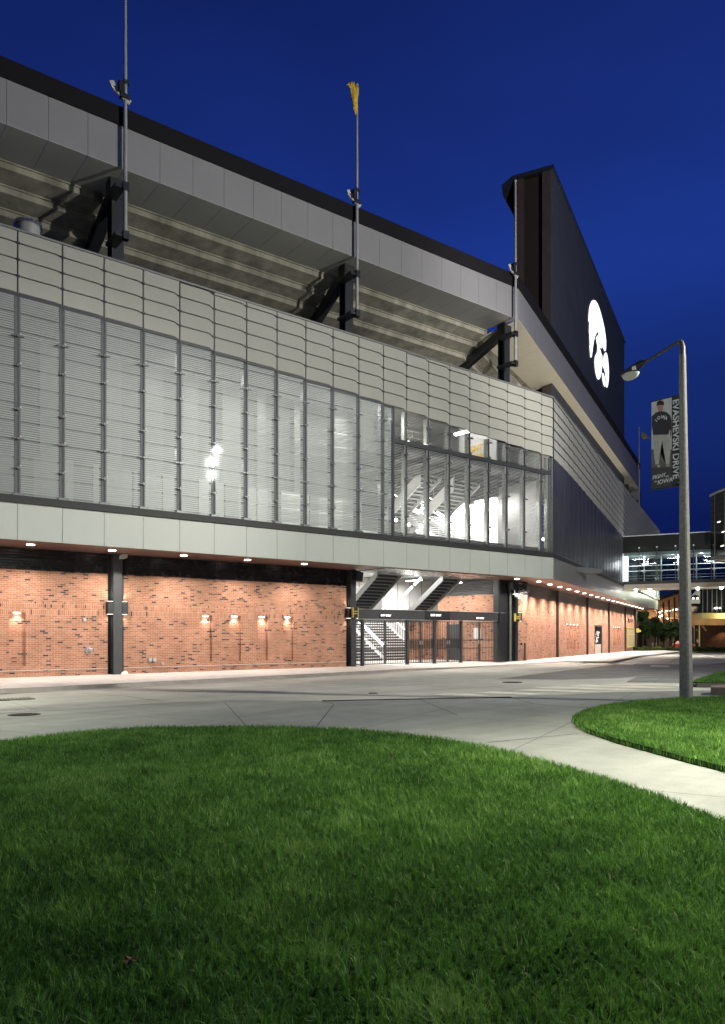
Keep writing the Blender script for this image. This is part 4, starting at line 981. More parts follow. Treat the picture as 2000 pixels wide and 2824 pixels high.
def leaf(x0, x1, lab, mid=False, cat='gate', sgn=1):
    a, b = gx(x0)+.085, gx(x1)-.085
    if x0 in (1062, 1160, 1235, 1322): a = gx(x0)+.012
    if x1 in (1062, 1160, 1235, 1322): b = gx(x1)-.012
    r = empty('gate_leaf', A @ Matrix.Translation((a, .1, .06)), lab, cat, 'barred gate leaves'); f = W[r.name]; w = b-a; H = 2.28
    m = MB()
    for s in (0, w-.05): m.box(s, s+.05, -.025, .025, 0, H)
    for z in (0, H-.05, .74, 1.27 if mid else 1.2): m.box(.05, w-.05, -.02, .02, z, z+.04)
    m.build('frame', CHAR, r, f)
    n = max(2, int(w/.118)); m = MB()
    for i in range(1, n): s = w*i/n; m.box(s-.012, s+.012, -.012, .012, .04, H-.05)
    m.build('bar_infill', BLACK, r, f)
    if mid:
        m = MB()
        for i in range(1, 2*n): m.box(w*i/2/n-.014, w*i/2/n+.014, .021, .03, .80, 1.26)
        m.build('kick_panel', BLACK, r, f)
    m = MB(); hx = w-.1 if sgn > 0 else .04; m.box(hx, hx+.06, -.07, -.026, 1.0, 1.2); m.build('latch', GREY, r, f)
L = [(999, 1062, 'first barred gate leaf from the left, before the white stair'), (1062, 1123, 'second barred gate leaf from the left, before the white stair'), (1123, 1160, 'narrow barred gate leaf just right of the stair'), (1160, 1198, 'narrow barred gate leaf left of the gate centre post'),
     (1198, 1235, 'narrow barred gate leaf right of the gate centre post'), (1235, 1271, 'rightmost of the four narrow barred gate leaves'), (1271, 1322, 'wide barred gate leaf before the grey door'), (1322, 1374, 'wide barred gate leaf before the white notice')]
for i, (a, b, l) in enumerate(L): leaf(a, b, l, 2 <= i <= 5, sgn=1 if i % 2 == 0 else -1)
for a, b, l in ((979, 999, 'narrow fixed barred panel beside the left gate column'), (1374, 1392, 'narrow fixed barred panel beside the right gate column')):
    s0, s1 = gx(a), gx(b)-.09; 
    if a > 1100: s0 += .09; s1 = gx(b)
    r = empty('side_panel', A @ Matrix.Translation((s0, .1, .06)), l, 'fence panel'); f = W[r.name]; w = s1-s0; m = MB()
    for z in (0, .74, 1.2, 2.23): m.box(0, w, -.02, .02, z, z+.04)
    for i in range(5): m.box(w*i/4-.012, w*i/4+.012, -.012, .012, .04, 2.23)
    m.build('bar_infill', BLACK, r, f)
# projecting yellow and black gate signs
def gate_sign(x, y0, y1, w, o, l1, l2, lab):
    p = onF(A, x, (y0+y1)/2, o); h = (y1-y0)/2050*(A @ p).y; r = empty('gate_sign', A @ Matrix.Translation((p.x, o, p.z)), lab, 'sign', 'yellow and black gate signs'); f = W[r.name]
    m = MB(); m.box(-w/2, w/2, -.05, .05, -h/2, h/2); m.build('panel', BLACK, r, f); m = MB(); m.box(-w/2-.035, -w/2, -.06, .06, -h/2-.02, h/2+.02); m.box(w/2, w/2+.035, -.06, .06, -h/2-.02, h/2+.02); m.build('yellow_edge', YEL, r, f)
    text('lettering', l1, w*.30, YEL, r, f @ Matrix.Translation((0, -.055, .05)) @ R90, .003, bold=.003); text('lettering', l2, w*.22, YEL, r, f @ Matrix.Translation((0, -.055, -.07)) @ R90, .003, bold=.003)
gate_sign(979.5, 1676, 1702, .26, -.45, 'GATE', 'NORTH', 'yellow edged black gate sign on the column left of the gate')
gate_sign(1426.5, 1693, 1713, .36, -.35, 'GATE', 'NORTH', 'yellow edged black gate sign right of the gate beside the glowing wall light')
# small fittings
def fitting(name, lab, cat, fn, matl, x, y, o, smooth=False):
    p = onF(A, x, y, o); m = MB(); fn(m); return tag(m.build(name, matl, None, A @ Matrix.Translation(p), smooth), lab, cat)
fitting('speaker', 'black loudspeaker box hung beside the left gate column top', 'speaker', lambda m: (m.hexa([(-.22, -.2, -.25), (.18, -.2, -.31), (.18, .15, -.31), (-.22, .15, -.25)], [(-.16, -.2, .25), (.26, -.2, .16), (.26, .15, .16), (-.16, .15, .25)]), m.box(-.3, -.18, -.03, .03, .1, .16)), BLACK, 985, 1588, -.4)
fitting('speaker', 'black loudspeaker box hung right of the right gate column top', 'speaker', lambda m: (m.hexa([(-.2, -.2, -.2), (.2, -.2, -.28), (.2, .15, -.28), (-.2, .15, -.2)], [(-.2, -.2, .26), (.2, -.2, .26), (.2, .15, .26), (-.2, .15, .26)]), m.box(-.3, -.18, -.03, .03, .1, .16)), BLACK, 1413, 1616, -.45)
fitting('floodlight_box', 'pale square light box under the soffit beside the left column', 'light fixture', lambda m: (m.hexa([(-.12, -.14, -.12), (.13, -.14, -.08), (.13, .1, -.08), (-.12, .1, -.12)], [(-.09, -.14, .06), (.16, -.14, .09), (.16, .1, .09), (-.09, .1, .06)]), m.box(-.03, .03, 0, .05, .08, .22)), GREYW, 339, 1534, -.5)
fitting('security_camera', 'white double dome security camera on an arm by the right gate column', 'security camera', lambda m: (m.tube([(0, 0, .32), (0, 0, .1), (-.02, 0, 0)], .035, 8), m.ball((.05, -.1, -.05), .13, 12, 8), m.ball((.26, -.12, -.12), .12, 12, 8), m.tube([(-.16, 0, .02), (0, 0, .02), (.26, -.05, -.02)], .035, 8), m.tube([(.26, -.12, -.24), (.26, -.12, -.12)], .11, 12)), WHITEP, 1420, 1640, -.55, True)
fitting('junction_box', 'small pale junction box on the left brick bay', 'junction box', lambda m: (m.box(-.06, .06, -.06, 0, -.07, .07), m.box(-.045, .045, -.07, -.06, -.055, .055)), GREYW, 233, 1709, 0)
fitting('hose_connection', 'chrome fire hose connection with round plate on the left brick bay', 'fire hose connection', lambda m: (m.tube([(0, 0, 0), (0, -.03, 0)], .14, 20), m.tube([(0, -.03, 0), (.0, -.12, 0)], .09, 14), m.tube([(0, -.1, .0), (.10, -.22, .01)], .06, 12), m.tube([(.10, -.22, .01), (.14, -.26, .01)], .075, 12), m.tube([(0, 0, -.17), (0, -.05, -.17)], .035, 8)), mat('chrome', (.75, .74, .72), .25, .8), 243, 1793, 0, True)
for x, l in ((413, 'left of the paired pale outlets low on the brick wall'), (425, 'right of the paired pale outlets low on the brick wall')):
    fitting('wall_outlet', l, 'wall outlet', lambda m: (m.box(-.07, .07, -.09, 0, -.08, .06), m.tube([(0, -.05, -.08), (0, -.05, -.13)], .03, 8)), GREYW, x, 1818, 0)
fitting('wall_tap', 'tiny pale tap low on the brick wall right of the paired outlets', 'tap', lambda m: (m.tube([(0, 0, 0), (0, -.09, 0)], .045, 10), m.tube([(0, -.07, 0), (0, -.10, -.06)], .03, 8)), GREYW, 447, 1829, 0)
fitting('concrete_stone', 'small pale stone at the foot of the left column', 'stone', lambda m: m.hexa([(-.14, -.1, -.04), (.16, -.1, -.04), (.14, .12, -.04), (-.1, .12, -.04)], [(-.08, -.05, .07), (.10, -.06, .1), (.08, .07, .09), (-.05, .08, .06)]), WHITEW, 342, 1857, -.35)
fitting('wall_box', 'small dark box on the brick pier right of the gate', 'box', lambda m: (m.box(-.05, .05, -.06, 0, -.07, .07), m.box(-.03, .03, -.08, -.06, -.03, .03)), BLACK, 1437, 1776, 0)
fitting('standpipe', 'short dark pipe standing at the brick corner right of the gate', 'pipe', lambda m: (m.tube([(0, 0, 0), (0, 0, .95)], .045, 10), m.tube([(0, 0, .95), (0, 0, 1.0)], .06, 10)), CHAR, 1448, 1818.5, -.12)
# ================================================================ big screen tower (frame FB)
VB = empty('video_board', FB, 'tall dark slab back of the scoreboard rising over the north stand', 'scoreboard')
b0, b1, yf, yb_ = 12.08, 50.78, .7, 3.67; tz0, tz1 = 36.9, 37.33
NAVY = mat('board_panel', (.055, .062, .075), .7, .0, .2, .12, .5)
m = MB(); nb_ = 16
for i in range(nb_):
    a, b = lerp(b0, b1, i/nb_), lerp(b0, b1, (i+1)/nb_); za, zb_ = lerp(tz0, tz1, i/nb_)-.3, lerp(tz0, tz1, (i+1)/nb_)-.3
    m.hexa([(a+.004, yf, 19), (b-.004, yf, 19), (b-.004, yf+.1, 19), (a+.004, yf+.1, 19)], [(a+.004, yf, za), (b-.004, yf, zb_), (b-.004, yf+.1, zb_), (a+.004, yf+.1, za)])
m.build('cladding', NAVY, VB, FB)
BR = mat('rust_brown_steel', (.058, .042, .038), .6, .1, .3, .2, 1)
for q_ in ((b0, b0+.4, yf+.1, yf+.75, 19, tz0-.3), (b0, b0+.4, yb_-.75, yb_-.05, 19, tz0-.3), (b1-.4, b1, yf+.1, yb_, 19, tz1-.3)): MB().box(*q_).build('end_post', BR, VB, FB)
m = MB(); m.box(b0+.35, b0+.5, yf+.75, yb_-.75, 19, tz0-.3); m.box(b0+.5, b1-.4, yb_-.6, yb_-.5, 19, tz0-.5); m.build('core', mat('matt_black', (.025, .02, .018), .9, 0, .1), VB, FB)
m = MB(); m.hexa([(b0-.15, yf-.12, tz0-.3), (b1+.15, yf-.12, tz1-.3), (b1+.15, yb_+.1, tz1-.3), (b0-.15, yb_+.1, tz0-.3)], [(b0-.15, yf-.12, tz0), (b1+.15, yf-.12, tz1), (b1+.15, yb_+.1, tz1), (b0-.15, yb_+.1, tz0)])
m.hexa([(b0-.1, yb_+.1, tz0-.35), (b1, yb_+.1, tz0-.35), (b1, yb_+.8, tz0-1.3), (b0-.1, yb_+.8, tz0-1.3)], [(b0-.1, yb_+.1, tz0), (b1, yb_+.1, tz0), (b1, yb_+.9, tz0-.45), (b0-.1, yb_+.9, tz0-.45)])
m.build('cap', BLACK, VB, FB)
# lit emblem on the board
def outline(pts, org, sc): return [(org[0]+x*sc[0], org[1]+y*sc[1]) for x, y in pts]
s8 = (.1483, .1483); o8 = (1550, 780)
E1 = [(590, 318), (630, 335), (665, 390), (700, 480), (735, 600), (765, 720), (795, 860), (812, 980), (823, 1090), (822, 1200), (815, 1255), (800, 1270), (785, 1245), (770, 1200), (760, 1110), (756, 1190), (740, 1218), (722, 1205), (705, 1150), (692, 1060), (686, 960), (688, 870), (680, 855), (665, 880), (640, 930), (615, 1000), (595, 1080), (580, 1180), (568, 1280), (555, 1370), (543, 1390), (532, 1370), (528, 1280), (533, 1170), (524, 1160), (520, 1050), (518, 940), (510, 930), (512, 820), (516, 715), (503, 715), (500, 690), (502, 600), (510, 500), (525, 420), (555, 345)]
E2 = [(665, 978), (680, 990), (683, 1040), (688, 1100), (700, 1180), (715, 1250), (735, 1320), (752, 1355), (753, 1450), (748, 1550), (735, 1680), (710, 1770), (684, 1800), (660, 1780), (635, 1690), (618, 1580), (612, 1470), (618, 1380), (635, 1335), (655, 1300), (664, 1250), (668, 1180), (662, 1110), (650, 1060), (638, 1050), (640, 1020)]
E3 = [(822, 1292), (838, 1320), (855, 1400), (866, 1520), (874, 1650), (872, 1780), (858, 1900), (840, 1950), (825, 1930), (822, 1850), (818, 1760), (805, 1660), (785, 1590), (762, 1540), (765, 1480), (775, 1400), (795, 1320)]
E4 = [(760, 1672), (780, 1700), (795, 1760), (805, 1850), (810, 1925), (795, 1930), (775, 1880), (758, 1800), (750, 1720)]
EMB = emit('emblem_glow', (.93, .94, 1.0), 1.7)
def poly_obj(name, rings, fr, y, th, matl, par):
    """flat shape with an outline of its own: triangulated face plus edge thickness"""
    bm = bmesh.new()
    for ring in rings:
        vs = [bm.verts.new(p) for p in ring]; bm.faces.new(vs)
    bmesh.ops.triangulate(bm, faces=bm.faces[:]); r = bmesh.ops.extrude_face_region(bm, geom=bm.faces[:])
    for v in r['geom']:
        if isinstance(v, bmesh.types.BMVert): v.co.y += th
    me = bpy.data.meshes.new(name); bmesh.ops.recalc_face_normals(bm, faces=bm.faces[:]); bm.to_mesh(me); bm.free(); me.materials.append(matl)
    o = bpy.data.objects.new(name, me); COL.objects.link(o); place(o, par, fr); return o
em = [[tuple(onF(FB, x, y, yf-.07)) for x, y in outline(e_, o8, s8)] for e_ in (E1, E2, E3, E4)]
poly_obj('emblem', em, FB, yf-.07, .03, EMB, VB)
# ================================================================ flag poles
GOLD = mat('gold_flag', (.62, .40, .05), .8, 0, .2, .25, 3)
def flagpole(fr, s, o, z0, z1, lab, flag=None, strut_s=None, fz=23.3, br=True):
    r = empty('flagpole', fr @ Matrix.Translation((s, o, 0)), lab, 'flagpole', 'flagpoles along the stand'); f = W[r.name]
    m = MB(); m.tube([(0, 0, z0), (0, 0, z0+6), (0, 0, z1)], [.085, .075, .05], 10); m.ball((0, 0, z1+.05), .09, 8, 6); m.build('pole', POLE, r, f, smooth=True)
    m = MB(); m.bar((-.02, .0, fz+.1), (-.42, 0, fz-.05), .12, .22); m.box(-.28, -.08, -.12, .12, fz-.12, fz+.34); m.box(-.12, .12, -.12, .12, fz+.3, fz+.45); m.box(-.22, .16, -.1, .1, fz-.28, fz-.1)
    lb = m.build('floodlight', BLACK, r, f)
    m = MB(); m.bar((-.56, 0, fz+.22), (-.44, 0, fz-.02), .05, .20); m.bar((-.45, 0, fz-.0), (.20, 0, fz-.34), .07, .22); m.build('lamp_panel', mat('pale_lens', (.42, .41, .37), .6), lb, f)
    if br:
        for z in (z0+.05, 20.0-.6):
            m = MB(); m.box(-.12, .12, -.12, .12, z-.05, z+.28); m.box(-.42, .0, -.05, 1.1, z+.02, z+.16); m.build('bracket', BLACK, r, f)
    return r
flagpole(A, 4.52, -.45, 17.4, 28.9, 'grey flagpole nearest the camera at the left, running out of the top of the frame')
flagpole(A, 16.23, -.45, 17.4, 28.9, 'grey flagpole with the limp gold flag in the middle of the stand')
flagpole(A, 28.16, -.45, 17.6, 28.6, 'grey flagpole standing before the dark end of the scoreboard')
flagpole(FB, 56.02, -.4, 16.5, 27.9, 'distant thin flagpole beyond the scoreboard', fz=22.9, br=False)
def cloth(name, pts, fr, y, lab, folds=.05):
    """hanging cloth: outline filled on a grid with soft folds"""
    xs_ = [p[0] for p in pts]; zs_ = [p[1] for p in pts]
    bm = bmesh.new(); vs = [bm.verts.new((x, y, z)) for x, z in pts]; bm.faces.new(vs); bmesh.ops.triangulate(bm, faces=bm.faces[:])
    bmesh.ops.subdivide_edges(bm, edges=bm.edges[:], cuts=4, use_grid_fill=True)
    for v in bm.verts: v.co.y += folds*math.sin(v.co.x*17+v.co.z*3.0)+folds*.5*math.sin(v.co.x*31)
    me = bpy.data.meshes.new(name); bm.to_mesh(me); bm.free(); me.materials.append(GOLD); me.polygons.foreach_set('use_smooth', [True]*len(me.polygons))
    o = bpy.data.objects.new(name, me); COL.objects.link(o); place(o, None, fr); sm = o.modifiers.new('thickness', 'SOLIDIFY'); sm.thickness = .015
    tag(o, lab, 'flag')
fp = [(952, 240), (962, 229), (972, 230), (984, 241), (986, 262), (983, 290), (981, 312), (978, 321), (972, 300), (969, 275), (966, 246), (958, 240)]
cloth('flag', [(onF(A, x, y, -.45).x, onF(A, x, y, -.45).z) for x, y in fp], A, -.55, 'limp gold flag at the top of the middle flagpole')
fp = [(1772, 1190), (1778, 1195), (1784, 1200), (1792, 1209), (1783, 1208), (1778, 1210), (1770, 1209), (1774, 1203), (1776, 1198)]
cloth('flag', [(onF(FB, x, y, -.4).x, onF(FB, x, y, -.4).z) for x, y in fp], FB, -.4, 'small gold flag blowing beyond the scoreboard')
# ================================================================ street lamp with its banner
BP = onG(1893, 1928, -.05)
LA = math.radians(-49.9); LF_ = Matrix.Translation((BP.x, BP.y, -.06)) @ Matrix.Rotation(LA, 4, 'Z')
CONC = mat('aggregate_concrete', (.23, .22, .195), .9, 0, .2, .3, 14, .5, 90)
def street_lamp(fr, lab):
    r = empty('street_lamp', fr, lab, 'street lamp', 'concrete street lamps'); H = 8.85; lean = Vector((-.10, 0, 0))
    m = MB(); n = 12
    def ring(t):
        w = lerp(.135, .068, t); c = w*.28; p = lean*t; z = H*t
        return [(p.x+x, p.y+y, z) for x, y in ((-w+c, -w), (w-c, -w), (w, -w+c), (w, w-c), (w-c, w), (-w+c, w), (-w, w-c), (-w, -w+c))]
    for i in range(n): m.hexa(ring(i/n), ring((i+1)/n))
    m.v = m.v; m.build('post', CONC, r, fr)
    BRN = mat('bronze_pipe', (.10, .085, .075), .5, .4)
    top = Vector((lean.x, 0, H)); P = lambda x, y: onF(LF_, x, y, 0); W0 = LF_.inverted()
    hd = P(1785, 996); a0 = P(1868, 938); rel = lambda v: Vector((v.x, v.y, v.z))
    m = MB(); m.tube([top+Vector((0, 0, -.5)), top+Vector((0, 0, .18)), top+Vector((-.03, 0, .32)), top+Vector((-.14, 0, .36))], [.075, .07, .06, .05], 12)
    m.tube([top+Vector((-.02, 0, .33)), top+Vector((-.20, 0, .33)), rel(hd)], [.05, .042, .036], 10); m.build('arm', BRN, r, fr, smooth=True)
    # luminaire: hood that swells outward from the arm, clear bowl beneath
    h = rel(hd); L_ = P(1740, 1022); ex = (Vector((L_.x, 0, L_.z))-h); ln = 1.15
    m = MB(); LS = .66
    sec = [(0.0, .05, .05, 0.0), (.12, .10, .11, -.02), (.35, .17, .17, -.09), (.62, .20, .18, -.17), (.9, .19, .13, -.22), (1.1, .12, .06, -.24), (1.16, .03, .02, -.25)]
    rings = []
    for (t, wy, wz, dz) in sec:
        c = h+Vector((-t*LS, 0, dz*.8)); rings.append([(c.x, c.y+wy*LS*math.cos(a), c.z+(wz if math.sin(a) > 0 else wz*.55)*.8*math.sin(a)) for a in [k*math.pi/6 for k in range(12)]])
    base = len(m.v)
    for rg in rings: m.v += rg
    for i in range(len(rings)-1):
        for k in range(12): q = (k+1) % 12; m.f.append((base+i*12+k, base+i*12+q, base+(i+1)*12+q, base+(i+1)*12+k)); m.m.append(0)
    hood = m.build('lamp_hood', mat('hood_bronze', (.045, .04, .035), .45, .3), r, fr, smooth=True)
    m = MB(); c = h+Vector((-.72*LS, 0, -.21)); m.ball(c, .30*LS*1.05, 18, 8, 0, .85, 'down'); m.v = [(c.x+(x-c.x)*1.2, c.y+(y-c.y)*.62, z) for x, y, z in m.v]
    m.tube([(c.x, c.y, c.z), (c.x, c.y, c.z+.01)], .17, 14); m.build('lamp_bowl', mat('milky_lens', (.55, .56, .50), .25, 0, .6, .05), hood, fr, smooth=True)
    m = MB(); m.box(h.x-.36, h.x-.25, -.135, -.12, h.z-.18, h.z-.08); m.build('label_plate', WHITEP, hood, fr)
    m = MB()
    for z in (5.55, 3.35): m.box(-.125-z*.011, .125-z*.021, -.115+.004*z, .115-.004*z, z, z+.03)
    m.build('strap', mat('strap_steel', (.30, .30, .28), .4, .6), r, fr)
    return r, h
lamp, LH = street_lamp(LF_, 'tall tapered concrete street lamp with unlit cobra head, beside the path at right')
# banner: printed figure, street name, slogan
def banner(fr, lab):
    r = empty('street_banner', fr, lab, 'banner', 'printed street banners'); P = lambda x, y, o: tuple(onF(LF_, x, y, o))
    z7 = lambda q: [(1700+x*.218, 900+y*.218) for x, y in q]
    tl = onF(LF_, 1797, 1110, 0); x0 = tl.x; x1 = -.17; zt = onF(LF_, 1875, 1090, 0).z; zb = onF(LF_, 1875.5, 1338, 0).z
    mp_ = lambda u, v: (x0+(x1-x0)*u, zb+(zt-zb)*(1-v))                     # u across, v down
    def uv(q):                                                               # zoomed photo coordinates of the banner to cloth coordinates
        out = []
        for x, y in q:
            u = (x-447)/(803-447); top = 960-88*u; bot = 2072-55*u; out.append(mp_(u, (y-top)/(bot-top)))
        return out
    m = MB(); m.box(x0, x1, -.004, .004, zb, zt); m.build('cloth', mat('banner_cloth', (.62, .60, .57), .8), r, fr)
    def lay(name, q, matl, k, par=r): return poly_obj(name, [[(x, -.005-.0022*k, z) for x, z in uv(q)]], fr, 0, .0015, matl, par)
    lay('dark_stripe', [(705, 896), (803, 872), (803, 2017), (705, 2030)], mat('stripe_black', (.035, .034, .034), .7), 1)
    lay('dark_floor', [(447, 1560), (705, 1560), (705, 2030), (447, 2072)], mat('floor_print', (.17, .155, .145), .7, 0, .2, .3, 6), 1)
    lay('dark_floor', [(447, 1790), (705, 1790), (705, 2030), (447, 2072)], mat('floor_print_dark', (.07, .066, .062), .7), 2)
    BLK = mat('jersey_print', (.04, .04, .043), .7); PNT = mat('trouser_print', (.52, .49, .43), .7, 0, .2, .15, 8); SKN = mat('skin_print', (.50, .27, .20), .7)
    fg = lay('figure_print', [(452, 1140), (500, 1095), (545, 1075), (600, 1075), (650, 1092), (688, 1130), (703, 1190), (704, 1320), (690, 1420), (680, 1300), (664, 1372), (470, 1376), (462, 1250), (452, 1330)], BLK, 3)
    lay('trousers', [(470, 1376), (664, 1372), (692, 1470), (690, 1600), (676, 1752), (634, 1752), (604, 1620), (585, 1440), (562, 1600), (545, 1752), (500, 1752), (480, 1600)], PNT, 4, fg)
    lay('face', [(524, 1000), (540, 985), (590, 985), (604, 1005), (600, 1050), (580, 1075), (555, 1078), (532, 1050)], SKN, 4, fg)
    lay('cap', [(516, 1005), (524, 955), (560, 935), (600, 945), (612, 970), (606, 1000), (560, 992)], mat('cap_print', (.035, .02, .022), .7), 5, fg)
    lay('arm', [(672, 1320), (690, 1310), (702, 1335), (690, 1350)], SKN, 5, fg); lay('shoe', [(520, 1765), (550, 1758), (566, 1775), (540, 1795)], PNT, 4, fg); lay('shoe', [(630, 1762), (668, 1756), (680, 1770), (640, 1775)], PNT, 4, fg)
    wt = mat('print_white', (.75, .74, .72), .7); Z = lambda u, v: mp_(u, v)
    def tx(s, q, size, rot=0, bold=.004, sx=1, shear=0, arc=0):
        x, z = uv([q])[0]; fr2 = fr @ Matrix.Translation((x, -.017, z)) @ R90 @ Matrix.Rotation(rot, 4, 'Z'); text('lettering', s, size, wt, r, fr2, .0012, bold=bold, sx=sx, shear=shear)
    for ch, q, a in (('I', (512, 1195), .75), ('O', (545, 1160), .45), ('W', (600, 1150), -.25), ('A', (636, 1165), -.5)): tx(ch, q, .115, a)
    tx('EVASHEVSKI DRIVE', (757, 1430), .245, -math.pi/2, .006, 1.0)
    tx('FIGHT', (545, 1905), .13, .06, .004, 1, .2); tx('FOR', (650, 1905), .05, .06, .002, 1, .2); tx('IOWA', (620, 1965), .15, .06, .004, 1, .2); tx('for', (505, 1968), .06, .06, .002, 1, .2)
    m = MB(); m.tube([(x0-.08, 0, zt+.01), (-.05, 0, zt+.01)], .014, 8); m.tube([(x0-.06, 0, zb-.01), (-.05, 0, zb-.01)], .014, 8); m.build('banner_rod', BLACK, r, fr); return r
banner(LF_, 'street banner printed with a person in a black top, on the near lamp post')
# the same kind of lamp farther down the street, and lit ones added outside the picture
def far_lamp(x, y, dz, lab):
    g = onG(x, y, 0); fr = Matrix.Translation((g.x, g.y, g.z+dz)) @ Matrix.Rotation(LA, 4, 'Z'); return copy_tree(lamp, fr, lab), fr
fl, ffr = far_lamp(1958, 1787, 0, 'distant pale street lamp standing before the brown brick wall at right')
light('POINT', 3800, ffr, (LH.x-.5, 0, LH.z-1.2), None, (.95, 1, .80), .2, name='far_fill_light')  # point added by the far lamp's head, brightens the far side
bn = [o for o in COL.objects if o.name.startswith('street_banner') and o.parent is None][0]
copy_tree(bn, ffr, 'small distant banner with a printed figure on the far lamp post')
NL = Matrix.Translation((7.9, 7.2, -.06)) @ Matrix.Rotation(LA+.1, 4, 'Z'); nl = copy_tree(lamp, NL, 'added lit concrete street lamp just right of the lawn, out of the picture')  # added unseen lamp, lights lawn and path
LITB = emit('bowl_lit', (1, .97, .86), 30)
def relight(root):
    for c in root.children:
        for g in c.children:
            if g.name.startswith('lamp_bowl'): g.data = g.data.copy(); g.data.materials[0] = LITB
relight(nl)
light('SPOT', 11000, NL, (LH.x-.48, 0, LH.z-.55), None, (1, .97, .80), .18, 110, None, 'unseen_lamp_light', blend=1.0)
light('POINT', 1300, NL, (LH.x-.48, 0, LH.z-.6), None, (.9, 1, .84), .18, name='unseen_lamp_light')  # extra point at the same lamp, added to brighten the near post
NL2 = Matrix.Translation((-12.5, 13.0, -.06)) @ Matrix.Rotation(LA+1.6, 4, 'Z'); nl2 = copy_tree(lamp, NL2, 'added lit concrete street lamp beyond the left end of the path, out of the picture'); relight(nl2)  # added unseen lamp, brightens the paving at the left
light('SPOT', 8500, NL2, (LH.x-.48, 0, LH.z-.55), None, (.98, 1, .84), .18, 140, None, 'unseen_lamp_light', blend=.8)
# ---- added unseen floodlight mast: lights the front and mirrors in the glass screen
nA = (A.to_3x3() @ Vector((0, 1, 0)))
mast = []
for (x, y) in ((597, 1243), (586, 1275), (583, 1309)):
    P = A @ onF(A, x, y, EO+.02); r = (P-CAM).normalized(); rr_ = r-nA*(2*r.dot(nA)); mast.append(P+rr_*38)
mx_, my_ = mast[1].x, mast[1].y
_ = 0
FM = empty('added_flood_mast', Matrix.Translation((mx_, my_, -.1)), 'tall floodlight mast with three lit heads in the car park beyond the right edge', 'floodlight mast'); f = W[FM.name]
m = MB(); m.tube([(0.5, -.5, 0), (0.5, -.5, mast[0].z+.6)], [.18, .10], 12); m.build('mast', POLE, FM, f, smooth=True)
tgt = A @ Vector((12, EO, 10))
for p in mast:
    q = Vector((p.x-mx_, p.y-my_, p.z+.1)); m = MB(); m.ball(q, .22, 14, 10); m.build('lamp_head', emit('flood_lit', (1, .97, .84), 260), FM, f, smooth=True)
    m = MB(); m.bar(q+Vector((.25, -.25, 0)), (0.5, -.5, q.z), .08); m.build('bracket', BLACK, FM, f)
    dv = (tgt-Vector(p)); rot = dv.to_track_quat('-Z', 'Y').to_matrix().to_4x4()
    light('SPOT', 11500, Matrix.Translation(Vector(p)+dv.normalized()*.4), (0, 0, 0), FM, (1, .975, .87), .22, 75, rot, 'added_flood_light', blend=.5)
for tg, e_, cone, bl in ((A @ Vector((1, EO, 5.2)), 26000, 30, .9), (FB @ Vector((14, 0, 23)), 42000, 62, .6)):  # extra spots added to brighten the left band and the north fascia
    dv = tg-mast[1]; light('SPOT', e_, Matrix.Translation(mast[1]+dv.normalized()*.5), (0, 0, 0), FM, (1, .97, .90), .22, cone, dv.to_track_quat('-Z', 'Y').to_matrix().to_4x4(), 'added_flood_light', blend=bl)
light('POINT', 5000, Matrix.Translation(mast[2]+Vector((-.5, .3, -.3))), (0, 0, 0), FM, (.9, 1, .86), .2, name='added_flood_fill')  # added fill point by the mast, brightens the lamp post and paving
# ================================================================ skybridge
Cf = Matrix.Translation(B @ Vector((LB, 0, 0))) @ Matrix.Rotation(AB-math.pi/2, 4, 'Z'); Ci = Cf.inverted()
SB = empty('skybridge', Cf, 'glazed footbridge joining the stadium to the dark glass building', 'footbridge'); BL = 15.0; BD = 3.6
m = MB(); m.box(0, BL, 0, BD, 6.22, 6.5); m.build('deck', CHAR, SB, Cf); m = MB(); m.box(0, BL, .02, BD, 5.82, 6.218); m.build('soffit', CREAM, SB, Cf)
m = MB(); m.box(0, BL, .05, BD, 9.15, 9.2); m.box(0, BL, .02, .1, 9.2, 10.6); m.box(0, BL, BD-.1, BD, 9.2, 10.6); m.box(0, BL, .02, BD, 10.6, 10.64); m.build('roof_parapet', mat('parapet_glass', (.016, .018, .016), .3, 0, .25), SB, Cf)
m = MB(); m.box(-1, BL, -.03, .06, 10.642, 10.72); m.build('roof_trim', mat('bright_trim', (.7, .7, .72), .3, .3), SB, Cf)
m = MB(); m.box(0, BL, .03, BD-.03, 8.85, 9.148); m.build('ceiling_edge', mat('ceiling_white', (.75, .78, .76), .6), SB, Cf)
cs = lambda x, y=0: onF(Cf, x, 1560, y).x
m = MB()
for x in (1763, 1812, 1863, 1913, 1962): s = cs(x); m.box(s-.03, s+.03, -.04, .04, 6.5, 9.5); m.box(s-.06, s+.06, -.06, .0, 9.5, 9.62, 1)
m.build('glazing_post', [CHAR, WHITEP], SB, Cf)
m = MB()
for x in (1777, 1824, 1871, 1921, 1970): s = cs(x, .35); m.box(s-.05, s+.05, .3, .4, 6.5, 8.85); m.box(s-.12, s+.12, .28, .4, 7.3, 7.42)
for z in (7.45, 7.92): m.tube([(0, .28, z), (BL, .28, z)], .035, 6)
for z in (6.75, 7.0): m.tube([(0, .3, z), (BL, .3, z)], .015, 5)
m.build('inner_rail', WHITEP, SB, Cf)
for i in range(5): light('AREA', 120, Cf, (1.5+i*3, .15, 8.7), SB, (.95, 1, .97), 1.5, name='bridge_fill_light', sizey=.1, rot=Matrix.Rotation(math.radians(25), 4, 'X')); light('AREA', 60, Cf, (1.5+i*3, -.12, 8.5), SB, (.95, 1, .97), 1.5, name='bridge_fill_light', sizey=.05, rot=Matrix.Rotation(math.radians(160), 4, 'X'))  # added area lights, brighten the rails and the ceiling edge
